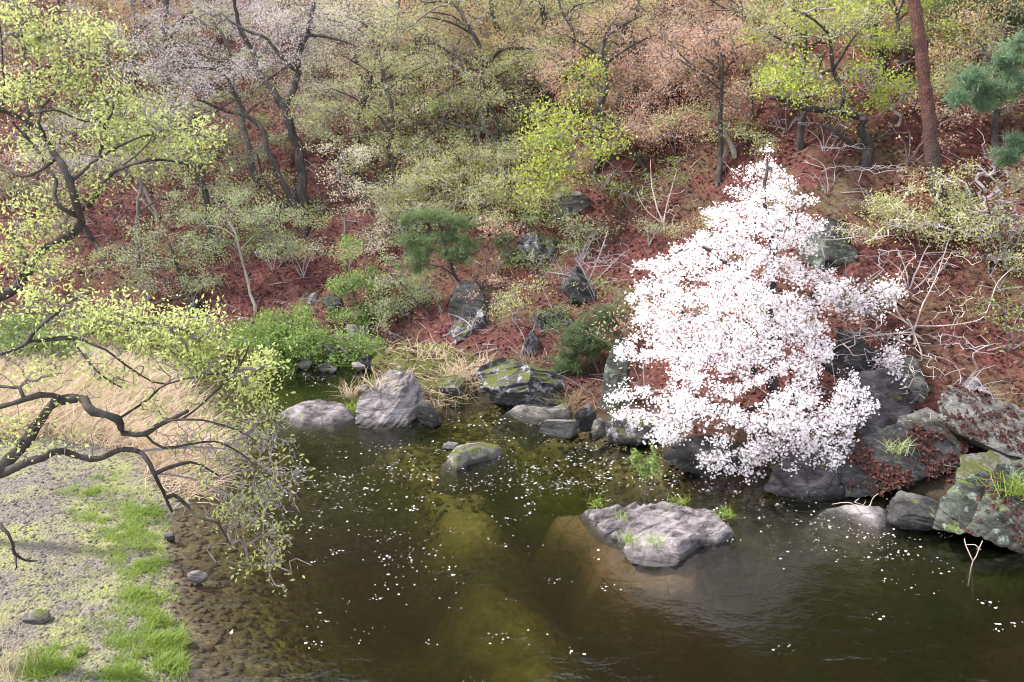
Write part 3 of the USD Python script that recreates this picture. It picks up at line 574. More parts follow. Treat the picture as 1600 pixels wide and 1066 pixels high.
# rocks along the far bank, left to right
for k, (b, m, sd, lab) in enumerate([
    ((463, 562, 486, 578), 'rock_pale', 31, 'pale angular stone at the water under the leafy bank bush'),
    ((495, 566, 518, 581), 'rock_pale', 32, 'rounded stone in the shallows right of the pale angular stone'),
    ((513, 572, 527, 583), 'rock_lav', 33, 'tiny dark stone in the water below the leafy bank bush'),
    ((548, 566, 572, 580), 'rock_lav', 34, 'small grey stone by the water left of the mossy hummock'),
    ((560, 552, 586, 578), 'rock_dark', 35, 'dark stone half under the left flank of the mossy hummock')]):
    rock('stone', lab, b, M[m], sd, z0=0, cat='stone', sub=3)
rock('rock', 'lichen spotted rock peeping from dry grass between the hummock and the mossy bank boulder', (684, 588, 728, 622), M['rock_bank'], 41, z0=0, depth=0.8)
rock('bank_boulder', 'wide mossy bank boulder with purple lichen and a dark undercut', (742, 566, 886, 642), M['rock_bank'], 44, z0=0.02, depth=0.7, sub=5, rot=1.2, tilt=(-0.12, 0.05), blocky=0.2)
mound('rock_ledge', 'flat grey ledge at the waterline under the wide mossy bank boulder', [(788, 645), (830, 636), (880, 634), (905, 640), (890, 652), (840, 657)], ledge(0.16, 1.5), M['rock_pale'], seed=15, fold=0.06)
rock('rock', 'flat topped pale block at the water right of the mossy bank boulder', (841, 650, 908, 686), M['rock_pale'], 47, z0=0, depth=0.75, planes=9, blocky=0.45, rot=0.3, tilt=(0.1, 0.06))
rock('rock', 'square dark block leaning behind the flat topped pale block', (897, 636, 932, 668), M['rock_dark'], 48, z0=0.08, blocky=0.4)
rock('stone', 'small round stone balanced above the dark gap between two blocks', (911, 630, 926, 646), M['rock_lav'], 50, z0=0.35, cat='stone', sub=3)
rock('rock', 'upright mossy stone at the right edge of the dark gap', (924, 654, 951, 687), M['rock_mossy'], 51, z0=0, depth=0.9)
rock('bank_boulder', 'lichened boulder half hidden by the left skirt of white blossom', (946, 646, 1040, 696), M['rock_bank'], 53, z0=0, depth=0.8, planes=8)
d0 = depth_of(onz(1260, 780))
hull_rock('bank_boulder', 'purple mossy boulder with a diagonal edge under the lowest blossom', d0, [(1192, 772, 0), (1205, 740, 0.2), (1245, 700, 0.6), (1290, 682, 0.9), (1330, 700, 0.8), (1335, 745, 0.3), (1330, 785, 0.0), (1260, 792, -0.1), (1262, 735, 0.1), (1250, 790, 1.2), (1330, 780, 1.2)], M['rock_purple'], 57, 0.04, squeeze=0.7, ax=(0.7, 0.2, 0.6))
d0 = depth_of(onz(1400, 786))
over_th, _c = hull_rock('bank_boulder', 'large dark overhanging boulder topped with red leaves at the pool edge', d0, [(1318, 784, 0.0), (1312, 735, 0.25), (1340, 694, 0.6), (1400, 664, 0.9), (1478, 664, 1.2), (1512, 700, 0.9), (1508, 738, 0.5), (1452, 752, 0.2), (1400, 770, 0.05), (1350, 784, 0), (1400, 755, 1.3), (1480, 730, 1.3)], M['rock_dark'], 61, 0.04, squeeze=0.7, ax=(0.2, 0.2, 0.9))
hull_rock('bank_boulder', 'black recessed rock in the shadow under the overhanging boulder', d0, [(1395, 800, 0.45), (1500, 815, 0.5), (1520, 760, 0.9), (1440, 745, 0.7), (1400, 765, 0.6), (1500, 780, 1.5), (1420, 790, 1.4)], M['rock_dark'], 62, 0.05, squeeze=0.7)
d0 = depth_of(onz(1500, 832)) - 0.35
hull_rock('bank_boulder', 'greenish lichened block in the corner below the overhanging boulder', d0, [(1455, 822, 0.3), (1470, 770, 0.6), (1500, 738, 0.9), (1552, 728, 1.0), (1570, 770, 0.6), (1560, 812, 0.2), (1500, 832, 0.05), (1480, 790, 0.35), (1500, 830, 1.4), (1570, 815, 1.4)], M['rock_green'], 64, 0.04, squeeze=0.7, ax=(0.5, 0, 0.8))
d0 = depth_of(onz(1590, 862))
hull_rock('bank_boulder', 'grey green boulder cut by the right edge above the pool', d0, [(1510, 826, 0.2), (1535, 770, 0.6), (1560, 722, 1.0), (1640, 700, 1.2), (1700, 730, 1.0), (1710, 850, 0.3), (1650, 880, 0), (1596, 866, 0.0), (1550, 845, 0.05), (1560, 800, 0.25), (1600, 850, 1.6), (1700, 850, 1.6)], M['rock_green'], 66, 0.045, squeeze=0.7, ax=(-0.5, 0.1, 0.9))
d0 = depth_of(ground(1560, 715)) - 0.45
hull_rock('bank_boulder', 'long slanting grey slab above the overhanging boulder at right', d0, [(1462, 628, 0.5), (1480, 602, 0.8), (1540, 622, 1.0), (1640, 650, 1.1), (1700, 690, 0.7), (1660, 735, 0), (1570, 712, -0.1), (1500, 682, 0.1), (1470, 655, 0.3), (1500, 700, 1.3), (1650, 720, 1.3)], M['rock_slab'], 68, 0.045, squeeze=0.7, ax=(0.45, 0.2, 0.85))
d0 = depth_of(ground(1385, 690)) - 0.3
hull_rock('bank_boulder', 'mauve slab rising from the bank right of the blossom skirt', d0, [(1325, 640, 0.3), (1340, 588, 0.8), (1385, 580, 1.0), (1432, 625, 0.8), (1425, 672, 0.2), (1390, 695, 0), (1340, 690, 0), (1380, 690, 1.2)], M['rock_purple'], 69, 0.045, squeeze=0.7, ax=(0.6, 0.2, 0.7))
d0 = depth_of(onz(1110, 745))
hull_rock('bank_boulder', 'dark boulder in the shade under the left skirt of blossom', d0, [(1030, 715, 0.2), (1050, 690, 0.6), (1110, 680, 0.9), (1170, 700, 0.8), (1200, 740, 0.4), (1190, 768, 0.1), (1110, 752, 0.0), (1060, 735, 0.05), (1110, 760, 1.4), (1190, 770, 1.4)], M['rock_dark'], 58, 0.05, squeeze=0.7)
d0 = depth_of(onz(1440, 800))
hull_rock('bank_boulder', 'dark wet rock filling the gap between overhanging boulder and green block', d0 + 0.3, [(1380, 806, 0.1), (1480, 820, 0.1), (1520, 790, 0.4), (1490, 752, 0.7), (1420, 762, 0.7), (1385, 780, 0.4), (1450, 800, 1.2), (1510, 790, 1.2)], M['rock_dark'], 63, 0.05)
d0 = depth_of(ground(1560, 760)) - 0.2
hull_rock('bank_boulder', 'mossy grey rock wedged between the slanting slab and the right edge boulder', d0, [(1490, 752, 0.1), (1500, 712, 0.4), (1560, 705, 0.6), (1650, 735, 0.7), (1680, 790, 0.2), (1600, 790, -0.1), (1540, 775, 0), (1560, 760, 1.2), (1650, 770, 1.2)], M['rock_mossy'], 70, 0.05, ax=(0.3, 0.2, 0.9))
d0 = depth_of(ground(1450, 690)) - 0.25
hull_rock('bank_boulder', 'dark slab with a black crack above the overhanging boulder', d0, [(1400, 672, 0.2), (1405, 640, 0.5), (1450, 628, 0.7), (1500, 655, 0.6), (1520, 700, 0.1), (1470, 705, -0.05), (1420, 690, 0), (1460, 690, 1.2)], M['rock_slab'], 72, 0.045, ax=(0.4, 0.2, 0.85))
d0 = depth_of(onz(1190, 770))
mound('rock_ledge', 'flat purple rock barely above water below the overhanging boulder', [(1288, 795), (1330, 791), (1390, 797), (1398, 812), (1370, 826), (1325, 812)], ledge(0.12, 0.8), M['rock_lav'], seed=25, fold=0.06)
mound('rock_ledge', 'low lichened shelf at the waterline beside the grey green boulder', [(1412, 812), (1450, 806), (1500, 822), (1545, 836), (1500, 834), (1440, 820)], ledge(0.16, 1.2), M['rock_green'], seed=27, fold=0.07)
def leaves_on(label, key, n, seed, lo=0.45):
    """Fallen leaves lying on the flatter top of a rock."""
    r = np.random.default_rng(seed); v, f = next(t for k, t in tops.items() if k.startswith(key))
    m = trimesh.Trimesh(v, f, process=False); ok = np.nonzero(m.face_normals[:, 2] > lo)[0]
    c = m.triangles_center[ok]; keep = meshkit.noise(c * 3.5, seed) > 0.42; ok, c = ok[keep], c[keep]
    q = r.integers(0, len(ok), n); c, nn = c[q], m.face_normals[ok[q]]
    z = nn + r.normal(size=(n, 3)) * 0.3; z /= np.linalg.norm(z, axis=1, keepdims=True); y = np.cross(z, r.normal(size=(n, 3))); y /= np.linalg.norm(y, axis=1, keepdims=True); x = np.cross(y, z)
    s_ = r.uniform(0.05, 0.11, n)
    solo('fallen_leaves', place(np.array([[0, 0, 0], [-0.5, 0.5, 0.22], [0, 1, 0.1], [0.5, 0.5, 0.22]]), LEAF_F, c + nn * 0.015, x, y, z, s_ * 0.62, s_), M['litter_red'], label, 'fallen leaves', 'stuff')
leaves_on('red fallen leaves lying on top of the overhanging boulder', 'large dark overhanging', 900, 3)
leaves_on('red fallen leaves caught on the long slanting grey slab', 'long slanting grey', 800, 4)
leaves_on('red fallen leaves on the grey green boulder at the right edge', 'grey green boulder cut', 320, 5)
rock('rock', 'dark wet stone in the shallow gap left of the grey green boulder', (1392, 782, 1492, 826), M['rock_dark'], 104, z0=0, depth=1.3)
# rocks on the slope
for b, m, sd, dp, lab in [
    ((1255, 338, 1345, 418), 'rock_green', 71, 0.8, 'dark greenish boulder behind the right shoulder of the blossom tree'),
    ((1285, 500, 1420, 592), 'rock_dark', 73, 0.8, 'dark hollowed boulder behind the bare white stemmed shrub'),
    ((1385, 555, 1470, 640), 'rock_mossy', 75, 0.8, 'mossy green boulder below the bare white stemmed shrub'),
    ((862, 290, 934, 338), 'rock_mossy', 77, 0.7, 'pale brown rock block high on the slope under lime leaves'),
    ((872, 412, 962, 470), 'rock_dark', 79, 0.7, 'dark split rock behind grey bare shrubs left of the blossom tree'),
    ((700, 440, 790, 505), 'rock_dark', 81, 0.7, 'dark outcrop with a deep crack below the small spreading pine'),
    ((690, 480, 760, 528), 'rock_bank', 83, 0.7, 'grey lichened outcrop just above the dry grass of the hummock'),
    ((800, 360, 872, 412), 'rock_bank', 85, 0.7, 'grey stone outcrop showing beneath low leafy twigs at mid slope'),
    ((812, 512, 850, 560), 'rock_bank', 87, 0.7, 'mottled stone in red leaves above the wide mossy bank boulder'),
    ((835, 478, 905, 512), 'rock_bank', 88, 0.7, 'mauve grey slab in the red leaves above the round pine bush'),
    ((938, 530, 985, 640), 'rock_green', 89, 0.7, 'narrow upright grey rock between the pine bush and the blossom'),
    ((476, 456, 502, 474), 'rock_lav', 91, 0.8, 'small pale stone in a scar of bare earth on the left slope'),
    ((500, 462, 535, 486), 'rock_dark', 92, 0.8, 'small dark stone beside the scar of bare earth'),
    ((540, 505, 572, 528), 'rock_lav', 93, 0.8, 'pale mauve stone above the brown brush left of the hummock'),
    ((280, 470, 318, 500), 'rock_bank', 94, 0.8, 'grey stone under the small dark crooked tree on the left slope'),
    ((480, 312, 520, 330), 'rock_dark', 95, 0.8, 'dark log like stone right of the double trunked tree'),
    ((1500, 590, 1552, 622), 'rock_lav', 96, 0.8, 'mauve stone sunk in red leaves near the right edge')]:
    rock('rock', lab, b, M[m], sd, depth=dp * 1.6, sink=0.9, planes=12, rough=0.16, blocky=0.25, cut=(0.4, 0.8))
# stones at the left waterline
rock('stone', 'smooth beige stone at the gravel edge by the green grass', (256, 832, 273, 845), M['rock_pale'], 101, z0=0.02, cat='stone', sub=3, planes=3)
rock('stone', 'dark purple stone in the shallows off the gravel bank', (290, 892, 322, 910), M['rock_lav'], 102, z0=0, cat='stone', sub=3, planes=5)
rock('stone', 'dark mossy stone on the gravel near the dry stalks', (32, 955, 75, 975), M['rock_mossy'], 103, cat='stone', sub=3, planes=5)

# the mossy hummock with some hanging dry grass
d0 = depth_of(onz(660, 640))
hum, hc = hull_rock('mossy_hummock', 'low mossy rock hummock with hanging dry grass behind the tall boulder', d0, [(578, 600, 0.9), (582, 562, 1.3), (620, 540, 1.9), (690, 536, 2.1), (745, 556, 1.9), (752, 600, 1.2), (735, 628, 0.6), (690, 640, 0.3), (630, 640, 0.3), (590, 630, 0.6), (600, 640, 1.6), (740, 640, 1.7)], M['rock_hummock'], 200, 0.05, 0.09, 0.05, (0.2, 0.1, 1))
v, f = tops['low mossy rock hummock with hanging dry grass behind the tall boulder']; vn = trimesh.Trimesh(v, f, process=False).vertex_normals
pick = np.nonzero((vn[:, 2] > 0.1) & (meshkit.fbm(v * 1.3, 3, 5) > 0.50))[0]; pick = pick[rng.integers(0, len(pick), 420)]
dirs = np.column_stack([rng.normal(size=len(pick)) * 0.5 + 0.3, -0.9 + rng.normal(size=len(pick)) * 0.4, rng.normal(size=len(pick)) * 0.3 - 0.5])
part(hum, 'dry_grass', blades(v[pick], rng, 0.42, 0.010, 0.3, dirs, 1.8), M['straw'], kind='stuff')
pick = np.nonzero(vn[:, 2] > 0.3)[0]; pick = pick[rng.integers(0, len(pick), 400)]
part(hum, 'green_grass', blades(v[pick], rng, 0.12, 0.010, 0.5), M['grass'], kind='stuff')
leaves_on('red fallen leaves lying on the mossy rock hummock', 'low mossy rock hummock', 900, 6, 0.5)

def surface(u, v):
    """As ground(), but stops at the first of the built rocks; also the distance."""
    d = ray(u, v); g = ground(u, v); best, hit = np.linalg.norm(g - CAM), None; dn = d / np.linalg.norm(d)
    for vv, ff in tops.values():
        a, b, c = vv[ff[:, 0]], vv[ff[:, 1]], vv[ff[:, 2]]; e1, e2 = b - a, c - a; h = np.cross(dn, e2); det = (e1 * h).sum(1)
        with np.errstate(all='ignore'):
            f_ = 1 / det; s_ = CAM - a; uu = f_ * (s_ * h).sum(1); q = np.cross(s_, e1); ww = f_ * (q @ dn); t = f_ * (e2 * q).sum(1)
            ok = (uu >= 0) & (ww >= 0) & (uu + ww <= 1) & (t > 0.1)
        if ok.any() and t[ok].min() < best: best = t[ok].min(); hit = CAM + dn * best
    return (g, False) if hit is None else (hit, True)
def tuft(label, u, v, n, r, length, width, mat, droop=1.0, lean=0.4, dirs=None, z=None, name='grass_tuft', cat='grass tuft', group=None):
    g, rocky = surface(u, v) if z is None else (at(u, v, z), True)
    p = g + rng.normal(size=(n, 3)) * [r, r, 0]
    if not rocky: p[:, 2] = np.maximum(height(p[:, 0], p[:, 1]), g[2] - 0.1) - 0.01
    th = thing(name, label, cat, g, group)
    part(th, 'blades', blades(p, rng, length, width, lean, None if dirs is None else np.asarray(dirs)[None], droop), M[mat], kind='stuff')
    return th
for u, v, n, r, ln, mat, lab in [
    (715, 590, 160, 0.20, 0.6, 'straw', 'dry straw tuft arching over the lichen spotted rock'),
    (745, 578, 120, 0.20, 0.5, 'straw', 'dry straw tuft at the left end of the mossy bank boulder'),
    (828, 575, 90, 0.12, 0.55, 'straw_dark', 'thin dry tuft on top of the wide mossy bank boulder'),
    (890, 640, 120, 0.14, 0.45, 'straw_dark', 'dry tuft above the flat topped pale block'),
    (872, 640, 70, 0.10, 0.3, 'grass', 'fresh green tuft beside the flat topped pale block'),
    (960, 630, 120, 0.16, 0.4, 'straw_dark', 'brown tuft on the lichened boulder by the blossom'),
    (1585, 770, 140, 0.14, 0.4, 'grass', 'bright green tuft on the grey green boulder at the right edge'),
    (1400, 705, 90, 0.10, 0.32, 'sage', 'fern like green tuft in red leaves on the overhanging boulder'),
    (553, 640, 140, 0.09, 0.34, 'grass', 'green tuft growing at the left foot of the tall boulder'),
    (550, 615, 60, 0.07, 0.5, 'straw', 'dry stalks beside the left edge of the tall boulder'),
    (600, 600, 60, 0.25, 0.4, 'straw', 'dry straw tuft on the left shoulder of the mossy hummock'),
    (675, 555, 70, 0.3, 0.4, 'straw', 'dry straw tuft on the crest of the mossy hummock')]:
    tuft(lab, u, v, n, r, ln, 0.013, mat, 1.5, 0.5)
for u, v, n, lab in [(932, 790, 40, 'thin green tuft at the back left of the striped island'), (1062, 786, 60, 'green tuft at the back of the striped island right of the sprig'), (1135, 806, 60, 'green tuft at the right corner of the striped island'), (985, 846, 50, 'green tuft in the crack between island and pale slab'), (1020, 848, 40, 'low green tuft at the right end of the crack on the island'), (968, 812, 22, 'small green tuft in the cleft on the left of the island')]:
    tuft(lab, u, v, n, 0.07, 0.16, 0.010, 'grass', 1.2, 0.6, z=depth_of(onz(u, v, 0.18)))

# ------------------------------------------------------------------ trees and shrubs
def W(d, px): return px / F * d                                    # metres spanned by px picture points at depth d
def tree(name, label, cat, base, limbs, blobs, leaf, bark='bark_dark', twig='twig_brown', seed=0, per=8, size=0.062, spread=0.09, more=1.3, fat=1.35, aspect=0.5, step=0.28, tip=0.0065, jit=0.25, wob=0.14, group=None, base_d=None, style='leaf', expo=0.42, extra=None, leafless=0.0, zmin=None, join=None, wander=0.25, sprays=True):
    """base: where it stands, in the photograph. limbs: [(points, first width, last width)], the first limb being the trunk; a point is (u, v) or (u, v, metres behind the base).
    blobs: crown masses (u, v, ru, rv, how many twigs end in it[, metres behind the base])."""
    r = np.random.default_rng(1000 + seed)
    if base_d is None: g = ground(*base); d = depth_of(g)
    else: d = base_d; g = drop(at(*base, d))
    th = join[0] if join else thing(name, label, cat, g, group)
    L3 = list(join[1]) if join else []; nj = len(L3)
    drift = r.normal(size=2) * jit
    for k, (pts, w0, w1) in enumerate(limbs):
        q = []
        off0 = 0 if k == 0 else None
        for j, p in enumerate(pts):
            dd = p[2] if len(p) > 2 else (jit * math.sin(1.3 * j + 2 * k + seed) * (j > 0))
            q.append(at(p[0], p[1], d + dd))
        if k == 0 and not join:
            q[0] = q[0] * 1.0; q.insert(0, np.array([q[0][0], q[0][1], min(q[0][2], g[2]) - 0.3]))
        if k > 0 or join:                                                      # joins the wood already there
            allp = np.vstack([l[0] for l in L3]); dn = np.linalg.norm(allp - q[0], axis=1)
            uvd = np.abs((allp - q[0]) @ np.array([[1, 0], [0, 0], [0, 1.0]])).sum(1)
            q[0] = allp[np.argmin(uvd + 0.05 * dn)]
        line = smooth_line(q, max(0.12, W(d, 10)), r, wander * W(d, w1))
        rad = np.linspace(W(d, w0) / 2, W(d, w1) / 2, len(line)) * (1 + 0.08 * r.normal(size=len(line)))
        mb = MB(); tube(mb, line, rad, 9 if w0 > 9 else 6, 0.05, r)
        part(th, 'trunk' if k == 0 and not join else 'limb', mb.get(), M[bark], smooth=True)
        L3.append((line, rad))
    T = []
    for b in blobs:
        u, v, ru, rv, n = b[:5]; dd = b[5] if len(b) > 5 else 0.0
        c = at(u, v, d + dd); R = np.array([W(d, ru), W(d, (ru + rv) / 2) * 0.9, W(d, rv * fat)])
        if sprays:                                                       # flat sprays of leaves, layered with gaps between
            n = int(n * 1.25); k = max(3, n // 11); R = R * [1.3, 1.3, 1.15]
            sc = c + r.normal(size=(k, 3)) * R * 0.6; own = r.integers(0, k, n); tl = r.normal(size=(k, 2)) * 0.25
            e = r.normal(size=(n, 3)) * [0.26, 0.26, 0.05] * max(0.5, R[0]); e[:, 2] += (e[:, :2] * tl[own]).sum(1) - 0.12 * (e[:, :2] ** 2).sum(1)
            T.append(sc[own] + e)
        else: T.append(ellipsoid(r, c, R, n))
    if T:
        T = np.vstack(T)
        if zmin is not None: T = T[T[:, 2] > zmin]
        mb, nodes = grow([(l[0][len(l[0]) // 3 if i == 0 else 0:], l[1]) for i, l in enumerate(L3)][nj:], T, r, step, tip, wob, expo)
        part(th, 'twigs', mb.get(), M[twig], kind='stuff')
        n0 = sum(len(l[0]) for l in L3[nj:])
        if more and len(nodes) > n0 + 20:                                # leaves along the twigs too
            ex = nodes[r.integers(n0, len(nodes), int(more * len(T)))]; T = np.vstack([T, ex + r.normal(size=ex.shape) * 0.06])
        if leafless: T = T[r.uniform(size=len(T)) > leafless]
        dress(th, T, leaf, r, per, size, spread, aspect, style)
    return th, L3, T
def dress(th, T, leaf, r, per, size, spread, aspect, style):
    if style == 'leaf': vf, nm = leaves(T, r, per, size, aspect, spread), 'foliage'
    elif style == 'needle': vf, nm = needles(T, r, per, size, 0.011, spread), 'needles'
    elif style == 'flower': vf, nm = flowers(T, r, per, size, spread), 'blossom'
    else: return
    part(th, nm, vf, M[leaf], kind='stuff')

# the blossoming tree over the pool
rb = np.random.default_rng(5)
outline = [(1200, 226), (1216, 262), (1250, 290), (1288, 298), (1272, 330), (1290, 352), (1268, 392), (1250, 412), (1290, 425), (1330, 436), (1312, 462), (1286, 480), (1296, 520), (1300, 560), (1340, 590), (1372, 640), (1345, 676), (1330, 705), (1318, 748), (1290, 738), (1262, 735), (1240, 752), (1205, 728), (1172, 758), (1148, 740), (1118, 752), (1085, 726), (1060, 738), (1030, 704), (1000, 690), (1008, 668), (958, 652), (945, 612), (985, 590), (958, 540), (1000, 520), (968, 486), (985, 452), (966, 428), (1000, 410), (1040, 402), (1070, 372), (1110, 360), (1096, 322), (1130, 306), (1150, 268), (1178, 262)]
op = shapely.Polygon(outline)
bg = ground(1212, 668); bd = depth_of(bg)
blo = thing('blossom_tree', 'tall tree covered in white blossom leaning over the pool at right', 'blossom tree', bg)
uv = np.column_stack([rb.uniform(930, 1390, 26000), rb.uniform(215, 770, 26000)])
uv = uv[shapely.contains_xy(op, uv[:, 0], uv[:, 1])]
nz = meshkit.fbm(np.column_stack([(uv[:, 0] + 0.25 * uv[:, 1]) / 38.0, (uv[:, 1] + 0.12 * uv[:, 0]) / 15.0, np.zeros(len(uv))]), 3, 4)
nb_ = meshkit.fbm(np.column_stack([uv / 60.0, np.ones(len(uv))]), 2, 8)
edge = shapely.distance(shapely.points(uv), op.exterior)
uv = uv[(nz + 0.25 * nb_ + 0.10 * np.clip(edge / 30, 0, 1) - 0.08 * ((uv[:, 1] > 560) & (rb.uniform(size=len(uv)) < 0.8))> 0.60)][:4300]
vv = (uv[:, 1] - 226) / 530
dep0 = bd + 0.2 - 2.3 * vv - 0.9 * np.sin(np.clip(shapely.distance(shapely.points(uv), op.exterior) / 110, 0, 1) * 1.57)
dd = dep0 + np.abs(rb.normal(size=len(uv))) * 0.6 - 0.1
Tb = np.array([at(u, v, q) for (u, v), q in zip(uv, dd)])
Tb = Tb[Tb[:, 2] > 0.12]
lim = []
for k, (pts, w0, w1) in enumerate([
    ([(1212, 672, 0), (1208, 600, -0.2), (1206, 520, -0.4), (1207, 440, -0.5), (1205, 380, -0.6), (1196, 310, -0.5), (1199, 250, -0.4)], 17, 4),
    ([(1208, 610, -0.2), (1160, 560, -0.9), (1100, 510, -1.2), (1040, 470, -1.0), (1000, 440, -0.8)], 10, 3),
    ([(1209, 630, -0.1), (1150, 640, -1.4), (1080, 640, -1.8), (1010, 630, -1.6)], 9, 3),
    ([(1210, 640, -0.1), (1190, 680, -1.4), (1150, 715, -2.0), (1090, 725, -2.0)], 8, 3),
    ([(1210, 640, -0.1), (1250, 650, -1.0), (1300, 660, -1.3), (1345, 645, -1.3)], 8, 3),
    ([(1206, 540, -0.3), (1245, 490, -0.8), (1280, 450, -0.8), (1315, 440, -0.7)], 7, 3),
    ([(1206, 470, -0.4), (1150, 420, -1.0), (1090, 385, -0.9), (1040, 410, -0.8)], 8, 3),
    ([(1205, 400, -0.5), (1235, 350, -0.9), (1265, 315, -0.7)], 6, 2.5)]):
    line = smooth_line([at(u, v, bd + q + (0.45 if k and j else 0.0) - 0.5 * max(0, (v - 560) / 200)) for j, (u, v, q) in enumerate(pts)], 0.15, rb, 0.02)
    if k == 0: line[0] = [line[0][0], line[0][1], line[0][2] - 0.3]
    rad = np.linspace(W(bd, w0) / 2, W(bd, w1) / 2, len(line))
    mb = MB(); tube(mb, line, rad, 8, 0.04, rb); part(blo, 'trunk' if k == 0 else 'limb', mb.get(), M['bark_dark'], smooth=True); lim.append((line, rad))
mb, nodes = grow(lim, Tb[rb.permutation(len(Tb))[:2200]], rb, 0.2, 0.0035, 0.12)
part(blo, 'twigs', mb.get(), M['twig_brown'], kind='stuff')
part(blo, 'blossom', flowers(Tb, rb, 9, 0.021, 0.048), M['blossom'], kind='stuff')
tree('blossom_shrub', 'small shrub of sparse white blossom behind the bare white stemmed shrub', 'blossom shrub', (1345, 560), [([(1345, 560), (1350, 520), (1362, 480)], 4, 2)],
     [(1340, 470, 45, 25, 60, -0.4), (1390, 455, 30, 15, 40, -0.4), (1395, 565, 22, 30, 40, -0.9), (1290, 440, 30, 12, 30, -0.6)], 'blossom', seed=301, sprays=False, style='flower', per=5, size=0.024, spread=0.07, twig='twig_grey')

